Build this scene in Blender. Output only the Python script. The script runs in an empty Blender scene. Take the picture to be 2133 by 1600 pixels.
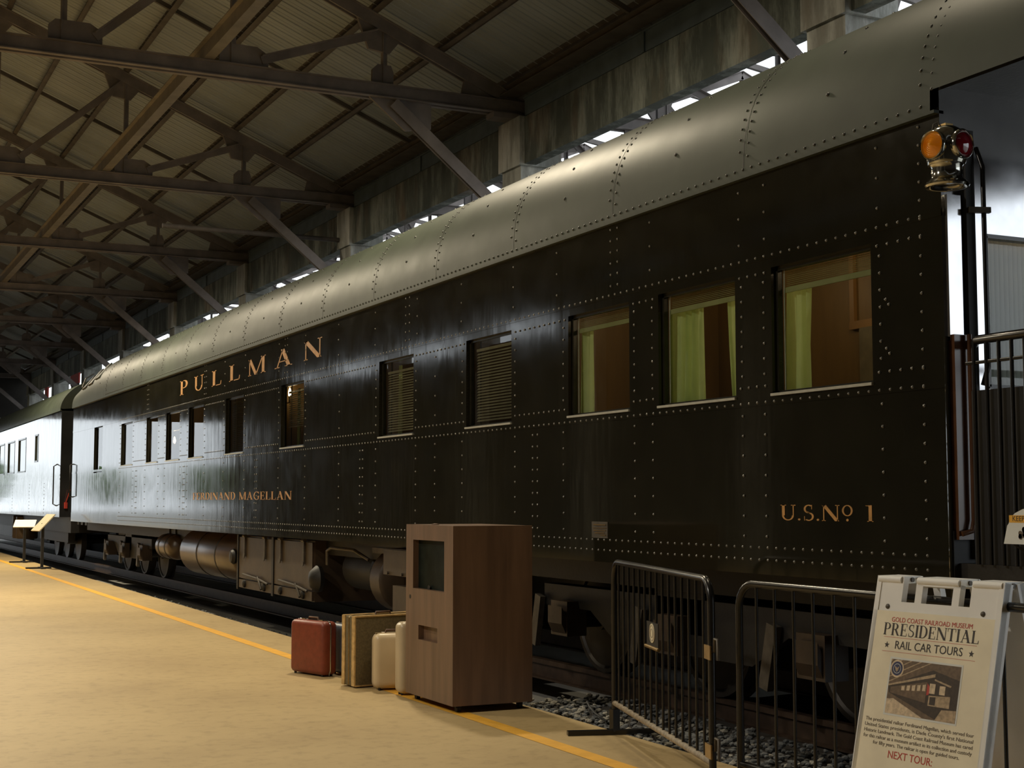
import bpy, bmesh, math, random
from mathutils import Vector, Matrix
random.seed(7)
SC = bpy.context.scene
COL = SC.collection

# ------------------------------------------------------------------ camera
cam = bpy.data.cameras.new('camera')
cam.sensor_fit = 'HORIZONTAL'; cam.sensor_width = 36.0
cam.lens = 36.0 * 3000.0 / 2133.0
cam.clip_start = 0.05; cam.clip_end = 600
camo = bpy.data.objects.new('camera', cam); COL.objects.link(camo)
camo.location = (0, 0, 1.5)
camo.rotation_euler = (math.radians(90 + 4.631), 0, math.radians(-26.108))
SC.camera = camo
# ------------------------------------------------------------------ world, exposure
SC.view_settings.view_transform = 'Standard'
SC.view_settings.look = 'None'
SC.view_settings.gamma = 1.0
SC.view_settings.exposure = 0.0
SC.view_settings.use_curve_mapping = False
W = bpy.data.worlds.new('overcast_sky'); SC.world = W; W.use_nodes = True
bgn = W.node_tree.nodes['Background']
bgn.inputs[0].default_value = (0.88, 0.95, 1.0, 1); bgn.inputs[1].default_value = 2.0
# ------------------------------------------------------------------ hall lamps, all out of view; the leftmost is added to brighten the sign (housings below)
HALL_LAMPS = [(5.1, 14.0, 7.35, 270), (5.1, 7.6, 7.35, 70), (2.25, 24.0, 7.2, 760), (2.4, 36.0, 7.0, 860), (-1.0, 14.0, 7.0, 230), (-3.5, 8.3, 6.6, 430)]
HALL_COLOR = (1.0, 0.86, 0.62)

# ------------------------------------------------------------------ materials
def new_mat(name):
    m = bpy.data.materials.new(name); m.use_nodes = True
    nt = m.node_tree
    return m, nt, nt.nodes['Principled BSDF']
def tex_coord(nt, scale=(1, 1, 1)):
    tc = nt.nodes.new('ShaderNodeTexCoord'); mp = nt.nodes.new('ShaderNodeMapping')
    mp.inputs['Scale'].default_value = scale
    geo = nt.nodes.new('ShaderNodeNewGeometry')
    nt.links.new(geo.outputs['Position'], mp.inputs['Vector'])
    return mp.outputs['Vector']
def noise(nt, vec, scale, detail=4, rough=0.55):
    n = nt.nodes.new('ShaderNodeTexNoise'); n.inputs['Scale'].default_value = scale
    n.inputs['Detail'].default_value = detail; n.inputs['Roughness'].default_value = rough
    nt.links.new(vec, n.inputs['Vector']); return n.outputs['Fac']
def ramp(nt, fac, stops):
    r = nt.nodes.new('ShaderNodeValToRGB')
    els = r.color_ramp.elements
    while len(els) < len(stops): els.new(0.5)
    for e, (p, c) in zip(els, stops):
        e.position = p; e.color = (c[0], c[1], c[2], 1)
    nt.links.new(fac, r.inputs['Fac']); return r.outputs['Color']
def bump(nt, bsdf, fac, strength, dist=0.01):
    b = nt.nodes.new('ShaderNodeBump'); b.inputs['Strength'].default_value = strength
    b.inputs['Distance'].default_value = dist
    nt.links.new(fac, b.inputs['Height']); nt.links.new(b.outputs['Normal'], bsdf.inputs['Normal'])
def mul(c, k): return tuple(max(0, min(1, x * k)) for x in c)
def simple(name, col, rough=0.5, metal=0.0, var=0.18, scale=6.0, bmp=0.0, stretch=(1, 1, 1), coat=0.0, spec=0.5):
    m, nt, b = new_mat(name)
    v = tex_coord(nt, stretch)
    f = noise(nt, v, scale)
    c = ramp(nt, f, [(0.3, mul(col, 1 - var)), (0.7, mul(col, 1 + var))])
    nt.links.new(c, b.inputs['Base Color'])
    b.inputs['Roughness'].default_value = rough; b.inputs['Metallic'].default_value = metal
    b.inputs['Coat Weight'].default_value = coat; b.inputs['Coat Roughness'].default_value = 0.05
    b.inputs['Specular IOR Level'].default_value = spec
    if bmp: bump(nt, b, noise(nt, v, scale * 6), bmp)
    return m
def emit(name, col, strength):
    m, nt, b = new_mat(name)
    b.inputs['Base Color'].default_value = (*col, 1)
    b.inputs['Emission Color'].default_value = (*col, 1); b.inputs['Emission Strength'].default_value = strength
    return m
def glass_thin(name, tint=(1, 1, 1), rough=0.01):
    m = bpy.data.materials.new(name); m.use_nodes = True; nt = m.node_tree
    nt.nodes.remove(nt.nodes['Principled BSDF'])
    tr = nt.nodes.new('ShaderNodeBsdfTransparent'); tr.inputs[0].default_value = (*tint, 1)
    gl = nt.nodes.new('ShaderNodeBsdfGlossy'); gl.inputs['Roughness'].default_value = rough
    fr = nt.nodes.new('ShaderNodeFresnel'); fr.inputs['IOR'].default_value = 1.55
    mx = nt.nodes.new('ShaderNodeMixShader')
    nt.links.new(fr.outputs[0], mx.inputs[0]); nt.links.new(tr.outputs[0], mx.inputs[1]); nt.links.new(gl.outputs[0], mx.inputs[2])
    nt.links.new(mx.outputs[0], nt.nodes['Material Output'].inputs['Surface'])
    return m
def paint_gloss(name, col, rough, wave, coat=0.0, scale=1.0, stretch=(1, 2.2, 0.7), spec=0.5, rv=1.0):
    """glossy enamel over slightly wavy steel plate"""
    m, nt, b = new_mat(name)
    v = tex_coord(nt, stretch)
    v1 = tex_coord(nt, (1, 1, 1))
    c = ramp(nt, noise(nt, v1, 2.0, 5), [(0.3, mul(col, 0.8)), (0.7, mul(col, 1.25))])
    nt.links.new(c, b.inputs['Base Color'])
    r = ramp(nt, noise(nt, v1, 3.3, 4), [(0.3, (rough * (1 - 0.25 * rv),) * 3), (0.75, (rough * (1 + 0.5 * rv),) * 3)])
    nt.links.new(r, b.inputs['Roughness'])
    b.inputs['Coat Weight'].default_value = coat; b.inputs['Coat Roughness'].default_value = 0.04
    b.inputs['Specular IOR Level'].default_value = spec
    n1 = nt.nodes.new('ShaderNodeTexNoise'); n1.inputs['Scale'].default_value = scale * 2.2; n1.inputs['Detail'].default_value = 2
    nt.links.new(v, n1.inputs['Vector'])
    bump(nt, b, n1.outputs['Fac'], wave, 0.02)
    return m

M = {}
M['car'] = paint_gloss('dark_olive_enamel', (0.0125, 0.0115, 0.0070), 0.085, 0.045, stretch=(1, 3.0, 0.55))
M['car2'] = paint_gloss('blue_grey_enamel', (0.030, 0.032, 0.036), 0.10, 0.22, coat=0.4, stretch=(1, 4.0, 0.55))
M['carroof'] = paint_gloss('olive_grey_roof_paint', (0.036, 0.046, 0.032), 0.50, 0.0004, scale=2.0, stretch=(1, 0.6, 1), spec=0.4, rv=0.12)
M['endmetal'] = paint_gloss('sky_mirroring_end_plate', (0.62, 0.62, 0.64), 0.10, 0.03)  # bright metal stands in for strong sky reflection on the dark end
M['endmetal'].node_tree.nodes['Principled BSDF'].inputs['Metallic'].default_value = 1.0
M['rivet'] = simple('rivet_highlight_paint', (0.17, 0.165, 0.15), 0.28, 0.4, 0.2, 30, spec=0.8)  # pale metallic colour stands in for highlights on the rivet heads
M['roofrivet'] = simple('roof_rivet_paint', (0.022, 0.022, 0.016), 0.45, 0, 0.2, 30)
M['gold'] = simple('gold_leaf_paint', (0.52, 0.27, 0.085), 0.42, 0.0, 0.22, 14)
M['sill'] = simple('pale_window_sill', (0.42, 0.42, 0.36), 0.35, 0.0, 0.1, 20)
M['frame'] = simple('dark_window_frame', (0.020, 0.019, 0.013), 0.25, 0, 0.2, 20)
M['glass'] = glass_thin('window_glass', (0.93, 0.96, 0.92))
M['glassdark'] = simple('kiosk_screen_glass', (0.012, 0.016, 0.013), 0.45, 0, 0.35, 9, spec=0.06)
def cloth(name, col):
    m = simple(name, col, 0.85, 0, 0.10, 9, 0.1); nt = m.node_tree; b = nt.nodes['Principled BSDF']
    tl = nt.nodes.new('ShaderNodeBsdfTranslucent'); tl.inputs[0].default_value = (*col, 1)
    mx = nt.nodes.new('ShaderNodeMixShader'); mx.inputs[0].default_value = 0.5
    nt.links.new(b.outputs[0], mx.inputs[1]); nt.links.new(tl.outputs[0], mx.inputs[2]); nt.links.new(mx.outputs[0], nt.nodes['Material Output'].inputs['Surface'])
    return m
M['glasscar'] = simple('dark_coach_window_glass', (0.02, 0.028, 0.024), 0.05, 0, 0.2, 3, spec=0.9)
M['curtain'] = cloth('green_yellow_curtain', (0.66, 0.78, 0.34))
M['blind'] = cloth('olive_slat_blind', (0.46, 0.48, 0.24))
M['blinddark'] = simple('grey_venetian_blind', (0.19, 0.165, 0.10), 0.4, 0, 0.2, 9)
M['wood'] = simple('varnished_panelling', (0.19, 0.115, 0.034), 0.45, 0, 0.25, 3, stretch=(1, 1, 0.2))
M['woodlight'] = simple('varnished_trim', (0.32, 0.175, 0.05), 0.4, 0, 0.2, 4, stretch=(1, 1, 0.2))
M['upholstery'] = simple('rust_brown_upholstery', (0.11, 0.045, 0.025), 0.9, 0, 0.2, 40, 0.2)
M['ceilcar'] = simple('cream_car_ceiling', (0.40, 0.33, 0.20), 0.6, 0, 0.05, 3)
M['under'] = simple('underframe_black', (0.009, 0.008, 0.007), 0.55, 0, 0.3, 7, 0.15)
M['underbrown'] = simple('dusty_brown_equipment_paint', (0.044, 0.028, 0.016), 0.48, 0, 0.28, 5, 0.12)
M['tank'] = simple('brown_tank_paint', (0.070, 0.045, 0.027), 0.33, 0, 0.22, 3, 0.05)
M['iron'] = simple('dusty_iron', (0.085, 0.072, 0.055), 0.5, 0.3, 0.3, 12, 0.1)
M['wheel'] = simple('wheel_steel', (0.026, 0.022, 0.018), 0.5, 0.5, 0.3, 6)
M['rail'] = simple('rusty_rail_steel', (0.07, 0.045, 0.03), 0.5, 0.5, 0.3, 10)
M['chrome'] = simple('nickel_plate', (0.50, 0.49, 0.44), 0.12, 1.0, 0.08, 8)
M['steel'] = simple('brown_primer_steel', (0.195, 0.170, 0.162), 0.62, 0, 0.25, 3, 0.1)
M['steeldark'] = simple('dark_purlin_steel', (0.095, 0.082, 0.075), 0.65, 0, 0.28, 4, 0.1)
M['steelgrey'] = simple('grey_channel_steel', (0.20, 0.175, 0.145), 0.45, 0.1, 0.22, 4, 0.05)
M['gutter'] = simple('blue_grey_gutter', (0.10, 0.13, 0.15), 0.55, 0, 0.25, 3, 0.05)
M['black'] = simple('black_gloss_barrier_paint', (0.012, 0.011, 0.010), 0.25, 0, 0.3, 10)
M['blackmat'] = simple('matte_black_metal', (0.012, 0.011, 0.010), 0.6, 0, 0.3, 10)
M['wornrail'] = simple('worn_dusty_rail', (0.27, 0.22, 0.15), 0.6, 0, 0.4, 30, 0.3)
M['plastic'] = simple('ivory_plastic', (0.92, 0.91, 0.87), 0.42, 0, 0.04, 5)
M['posterpaper'] = simple('aged_paper_print', (0.93, 0.84, 0.63), 0.5, 0, 0.09, 5)
M['inkred'] = simple('red_print', (0.55, 0.065, 0.045), 0.5, 0, 0.05, 5)
M['inkblack'] = simple('black_print', (0.03, 0.022, 0.018), 0.5, 0, 0.05, 5)
M['inkgrey'] = simple('brown_grey_print', (0.14, 0.105, 0.075), 0.5, 0, 0.05, 5)
M['white'] = simple('white_board', (0.80, 0.82, 0.78), 0.4, 0, 0.03, 5)
M['cream'] = simple('cream_board', (0.70, 0.62, 0.44), 0.5, 0, 0.05, 5)
M['yellow'] = simple('yellow_line_paint', (0.80, 0.42, 0.045), 0.6, 0, 0.10, 7, 0.15)
M['kiosk'] = simple('brown_brushed_laminate', (0.155, 0.092, 0.056), 0.42, 0, 0.22, 5, 0.05, stretch=(3, 3, 0.25))
M['redcase'] = simple('oxblood_leatherette', (0.20, 0.040, 0.020), 0.42, 0, 0.15, 20, 0.15)
M['bluecase'] = simple('navy_vinyl', (0.03, 0.045, 0.07), 0.4, 0, 0.15, 20, 0.15)
M['tancase'] = simple('olive_tweed_canvas', (0.15, 0.115, 0.055), 0.8, 0, 0.22, 60, 0.3)
M['tanedge'] = simple('cream_leather_edge', (0.55, 0.36, 0.14), 0.55, 0, 0.3, 25, 0.2)
M['ivorycase'] = simple('ivory_hard_shell', (0.62, 0.49, 0.30), 0.35, 0, 0.07, 4)
M['ivorycase2'] = simple('beige_hard_shell', (0.52, 0.42, 0.27), 0.35, 0, 0.07, 4)
M['leather'] = simple('brown_leather', (0.10, 0.045, 0.02), 0.5, 0, 0.3, 20, 0.1)
M['brass'] = simple('aged_brass', (0.35, 0.24, 0.10), 0.35, 0.9, 0.2, 20)
M['redpanel'] = simple('red_painted_panel', (0.50, 0.045, 0.030), 0.5, 0, 0.12, 3)
M['hose'] = simple('black_rubber', (0.01, 0.01, 0.01), 0.5, 0, 0.2, 9)
M['floorbrown'] = simple('floor_reflection_brown', (0.10, 0.045, 0.022), 0.18, 0.0, 0.25, 6)  # brown stands in for the warm floor reflected at the car corner
M['stone1'] = simple('pale_ballast', (0.32, 0.30, 0.25), 0.9, 0, 0.25, 30, 0.2)
M['stone2'] = simple('grey_ballast', (0.12, 0.125, 0.125), 0.9, 0, 0.25, 30, 0.2)
M['bulb'] = emit('warm_bulb', (1.0, 0.72, 0.38), 25.0)
M['hallbulb'] = emit('hall_lamp_glow', (1.0, 0.74, 0.40), 6.0)

def floor_mat():
    m, nt, b = new_mat('worn_concrete_platform')
    v = tex_coord(nt)
    base = ramp(nt, noise(nt, v, 0.55, 6, 0.6), [(0.30, (0.385, 0.272, 0.122)), (0.55, (0.47, 0.342, 0.158)), (0.75, (0.505, 0.372, 0.176))])
    fine = ramp(nt, noise(nt, v, 9.0, 6, 0.65), [(0.30, (0.80, 0.79, 0.77)), (0.50, (1, 1, 1)), (0.8, (1, 1, 1))])
    vs = tex_coord(nt, (1.0, 0.25, 1))
    scuff = ramp(nt, noise(nt, vs, 5.0, 8, 0.7), [(0.24, (0.62, 0.60, 0.56)), (0.34, (1, 1, 1))])
    mx = nt.nodes.new('ShaderNodeMixRGB'); mx.blend_type = 'MULTIPLY'; mx.inputs[0].default_value = 1
    mx2 = nt.nodes.new('ShaderNodeMixRGB'); mx2.blend_type = 'MULTIPLY'; mx2.inputs[0].default_value = 0.8
    nt.links.new(base, mx.inputs[1]); nt.links.new(fine, mx.inputs[2])
    nt.links.new(mx.outputs[0], mx2.inputs[1]); nt.links.new(scuff, mx2.inputs[2])
    nt.links.new(mx2.outputs[0], b.inputs['Base Color'])
    b.inputs['Roughness'].default_value = 0.62
    bump(nt, b, noise(nt, v, 30, 5), 0.12, 0.01)
    return m
M['floor'] = floor_mat()
def concrete_mat(name, a, bcol, streak):
    m, nt, b = new_mat(name)
    v = tex_coord(nt, (1, 1, 1)); vs = tex_coord(nt, (1.1, 1.1, 0.22))
    base = ramp(nt, noise(nt, v, 1.1, 5), [(0.3, a), (0.7, bcol)])
    st = ramp(nt, noise(nt, vs, 2.2, 6, 0.7), [(0.34, streak), (0.46, mul(bcol, 0.75)), (0.60, (1, 1, 1))])
    mx = nt.nodes.new('ShaderNodeMixRGB'); mx.blend_type = 'MULTIPLY'; mx.inputs[0].default_value = 0.8
    nt.links.new(base, mx.inputs[1]); nt.links.new(st, mx.inputs[2])
    rust = ramp(nt, noise(nt, tex_coord(nt, (1, 0.8, 0.25)), 1.3, 4), [(0.55, (0, 0, 0)), (0.68, (1, 1, 1))])
    mx2 = nt.nodes.new('ShaderNodeMixRGB'); mx2.inputs[2].default_value = (0.20, 0.115, 0.06, 1)
    md = nt.nodes.new('ShaderNodeMath'); md.operation = 'MULTIPLY'; md.inputs[1].default_value = 0.35
    nt.links.new(rust, md.inputs[0]); nt.links.new(md.outputs[0], mx2.inputs[0]); nt.links.new(mx.outputs[0], mx2.inputs[1])
    nt.links.new(mx2.outputs[0], b.inputs['Base Color'])
    b.inputs['Roughness'].default_value = 0.85
    bump(nt, b, noise(nt, v, 14, 5), 0.35, 0.02)
    return m
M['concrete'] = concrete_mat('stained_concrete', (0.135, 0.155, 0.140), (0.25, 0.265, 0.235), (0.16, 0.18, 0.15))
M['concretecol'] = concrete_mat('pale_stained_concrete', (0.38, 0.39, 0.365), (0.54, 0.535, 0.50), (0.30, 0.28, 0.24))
M['blockwall'] = simple('dark_block_wall', (0.032, 0.029, 0.026), 0.9, 0, 0.2, 2)
M['sheet'] = simple('galvanised_roof_sheet', (0.335, 0.375, 0.415), 0.5, 0.15, 0.12, 1.6, stretch=(0.3, 1, 0.3))
M['earth'] = simple('dark_cinder_bed', (0.035, 0.03, 0.025), 0.95, 0, 0.4, 8, 0.5)
M['outside'] = simple('outside_paving', (0.36, 0.35, 0.32), 0.9, 0, 0.2, 1)

# ------------------------------------------------------------------ mesh helpers
class MB:
    def __init__(s): s.v = []; s.f = []
    def add(s, vs, fs):
        o = len(s.v); s.v += [tuple(p) for p in vs]; s.f += [tuple(i + o for i in f) for f in fs]; return s
    def box(s, x0, x1, y0, y1, z0, z1):
        return s.add([(x0, y0, z0), (x1, y0, z0), (x1, y1, z0), (x0, y1, z0), (x0, y0, z1), (x1, y0, z1), (x1, y1, z1), (x0, y1, z1)],
                     [(0, 3, 2, 1), (4, 5, 6, 7), (0, 1, 5, 4), (1, 2, 6, 5), (2, 3, 7, 6), (3, 0, 4, 7)])
    def beam(s, p0, p1, w, h, up=(0, 0, 1)):
        p0 = Vector(p0); p1 = Vector(p1); d = (p1 - p0).normalized(); up = Vector(up)
        if abs(d.dot(up)) > 0.98: up = Vector((1, 0, 0))
        r = d.cross(up).normalized() * (w / 2); u = r.cross(d).normalized() * (h / 2)
        vs = [p - 0 * d + a * r + b * u for p in (p0, p1) for a, b in ((-1, -1), (1, -1), (1, 1), (-1, 1))]
        return s.add(vs, [(0, 1, 2, 3), (7, 6, 5, 4), (0, 4, 5, 1), (1, 5, 6, 2), (2, 6, 7, 3), (3, 7, 4, 0)])
    def tube(s, path, r, n=10, closed=False, caps=True):
        P = [Vector(p) for p in path]; m = len(P); rings = []
        prev = None
        for i in range(m):
            if closed: t = (P[(i + 1) % m] - P[i - 1]).normalized()
            elif i == 0: t = (P[1] - P[0]).normalized()
            elif i == m - 1: t = (P[-1] - P[-2]).normalized()
            else: t = (P[i + 1] - P[i - 1]).normalized()
            if prev is None:
                a = Vector((0, 0, 1)) if abs(t.z) < 0.9 else Vector((1, 0, 0))
                e1 = t.cross(a).normalized()
            else:
                e1 = (prev - t * prev.dot(t)).normalized()
            prev = e1; e2 = t.cross(e1)
            rr = r[i] if isinstance(r, (list, tuple)) else r
            rings.append([P[i] + (e1 * math.cos(2 * math.pi * k / n) + e2 * math.sin(2 * math.pi * k / n)) * rr for k in range(n)])
        vs = [p for ring in rings for p in ring]; fs = []
        for i in range(m if closed else m - 1):
            j = (i + 1) % m
            for k in range(n):
                l = (k + 1) % n
                fs.append((i * n + k, i * n + l, j * n + l, j * n + k))
        if caps and not closed:
            fs.append(tuple(range(n - 1, -1, -1))); fs.append(tuple((m - 1) * n + k for k in range(n)))
        return s.add(vs, fs)
    def cyl(s, p0, p1, r, n=16, r2=None):
        return s.tube([p0, p1], [r, r if r2 is None else r2], n)
    def lathe(s, prof, org, axis=(0, 0, 1), n=24):
        """prof: list of (radius, distance along axis)"""
        a = Vector(axis).normalized(); h = Vector((0, 0, 1)) if abs(a.z) < 0.9 else Vector((1, 0, 0))
        e1 = a.cross(h).normalized(); e2 = a.cross(e1); o = Vector(org)
        vs = [o + a * z + (e1 * math.cos(2 * math.pi * k / n) + e2 * math.sin(2 * math.pi * k / n)) * max(r, 1e-5) for r, z in prof for k in range(n)]
        fs = []
        for i in range(len(prof) - 1):
            for k in range(n):
                l = (k + 1) % n
                fs.append((i * n + k, i * n + l, (i + 1) * n + l, (i + 1) * n + k))
        fs.append(tuple(range(n - 1, -1, -1))); fs.append(tuple((len(prof) - 1) * n + k for k in range(n)))
        return s.add(vs, fs)
    def prism(s, pts, off):
        off = Vector(off); P = [Vector(p) for p in pts]; n = len(P)
        vs = P + [p + off for p in P]
        fs = [tuple(range(n)), tuple(range(2 * n - 1, n - 1, -1))]
        fs += [(i, i + n, (i + 1) % n + n, (i + 1) % n) for i in range(n)]
        return s.add(vs, fs)
    def build(s, name, mat, parent=None, smooth=None, recalc=True):
        me = bpy.data.meshes.new(name); me.from_pydata([tuple(p) for p in s.v], [], s.f); me.validate()
        if recalc:
            bm = bmesh.new(); bm.from_mesh(me); bmesh.ops.recalc_face_normals(bm, faces=bm.faces); bm.to_mesh(me); bm.free()
        me.materials.append(M[mat] if isinstance(mat, str) else mat)
        if smooth is not None:
            me.polygons.foreach_set('use_smooth', [True] * len(me.polygons))
            me.set_sharp_from_angle(angle=math.radians(smooth))
        return link(name, me, parent)
def link(name, me, parent=None):
    o = bpy.data.objects.new(name, me); COL.objects.link(o)
    if parent is not None: attach(o, parent)
    return o
ROOTMAT = {}
def attach(o, parent):
    o.parent = parent
    o.matrix_parent_inverse = ROOTMAT.get(parent.name, Matrix.Identity(4)).inverted()
    ROOTMAT[o.name] = Matrix.Identity(4)
def tag(o, label, cat, group=None):
    o['label'] = label; o['category'] = cat
    if group: o['group'] = group
    return o
def thing(name, label, cat, loc=(0, 0, 0), group=None):
    o = bpy.data.objects.new(name, None); COL.objects.link(o); o.location = loc
    o.empty_display_size = 0.2
    ROOTMAT[o.name] = Matrix.Translation(loc)
    return tag(o, label, cat, group)
def struct(o): o['kind'] = 'structure'; return o
def copy_tree(root, delta, label=None, group=None):
    c = root.copy(); COL.objects.link(c); c.location = Vector(root.location) + Vector(delta)
    if label: c['label'] = label
    if group: c['group'] = group
    for ch in list(root.children):
        k = ch.copy(); COL.objects.link(k); k.parent = c; k.matrix_parent_inverse = ch.matrix_parent_inverse.copy()
        for g in list(ch.children):
            d = g.copy(); COL.objects.link(d); d.parent = k; d.matrix_parent_inverse = g.matrix_parent_inverse.copy()
    return c
def rounded_box(name, size, mat, parent, center, rotz=0.0, bev=0.03, seg=4, smooth=60, only_axis=None):
    bm = bmesh.new(); bmesh.ops.create_cube(bm, size=1.0)
    bmesh.ops.scale(bm, vec=size, verts=bm.verts)
    edges = list(bm.edges)
    if only_axis is not None:
        edges = [e for e in edges if abs((e.verts[0].co - e.verts[1].co).normalized()[only_axis]) > 0.9]
    bmesh.ops.bevel(bm, geom=edges, offset=bev, segments=seg, profile=0.5, affect='EDGES')
    bmesh.ops.transform(bm, matrix=Matrix.Translation(center) @ Matrix.Rotation(rotz, 4, 'Z'), verts=bm.verts)
    me = bpy.data.meshes.new(name); bm.to_mesh(me); bm.free()
    me.materials.append(M[mat])
    me.polygons.foreach_set('use_smooth', [True] * len(me.polygons)); me.set_sharp_from_angle(angle=math.radians(smooth))
    return link(name, me, parent)
def panel_holes(mb, u0, u1, v0, v1, holes, fn, depth_fn=None, extra_u=(), extra_v=()):
    """flat panel with rectangular openings; fn(u,v,d) -> 3D, reveals of depth depth_fn"""
    us = sorted(set([u0, u1] + [h[0] for h in holes] + [h[1] for h in holes] + list(extra_u)))
    vs = sorted(set([v0, v1] + [h[2] for h in holes] + [h[3] for h in holes] + list(extra_v)))
    for a, b in zip(us, us[1:]):
        for c, d in zip(vs, vs[1:]):
            m, n = (a + b) / 2, (c + d) / 2
            if any(h[0] < m < h[1] and h[2] < n < h[3] for h in holes): continue
            mb.add([fn(a, c, 0), fn(b, c, 0), fn(b, d, 0), fn(a, d, 0)], [(0, 1, 2, 3)])
    if depth_fn:
        for h in holes:
            q = [(h[0], h[2]), (h[1], h[2]), (h[1], h[3]), (h[0], h[3])]
            for i in range(4):
                p, r = q[i], q[(i + 1) % 4]
                mb.add([fn(*p, 0), fn(*r, 0), fn(*r, depth_fn), fn(*p, depth_fn)], [(0, 1, 2, 3)])
    return mb
def text_mesh(name, body, size, mat, parent, mtx, align='CENTER', width=None, extrude=0.0004):
    cu = bpy.data.curves.new(name, 'FONT'); cu.body = body; cu.size = size; cu.align_x = align; cu.align_y = 'BOTTOM_BASELINE'
    cu.extrude = extrude; cu.resolution_u = 3
    t = bpy.data.objects.new(name, cu); COL.objects.link(t)
    bpy.context.view_layer.update()
    dg = bpy.context.evaluated_depsgraph_get()
    me = bpy.data.meshes.new_from_object(t.evaluated_get(dg)); me.name = name
    if width:
        xs = [v.co.x for v in me.vertices]; w = max(xs) - min(xs)
        me.transform(Matrix.Diagonal((width / w, 1, 1, 1)))
    bpy.data.objects.remove(t); bpy.data.curves.remove(cu)
    me.transform(mtx); me.materials.clear(); me.materials.append(M[mat])
    return link(name, me, parent)

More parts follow.
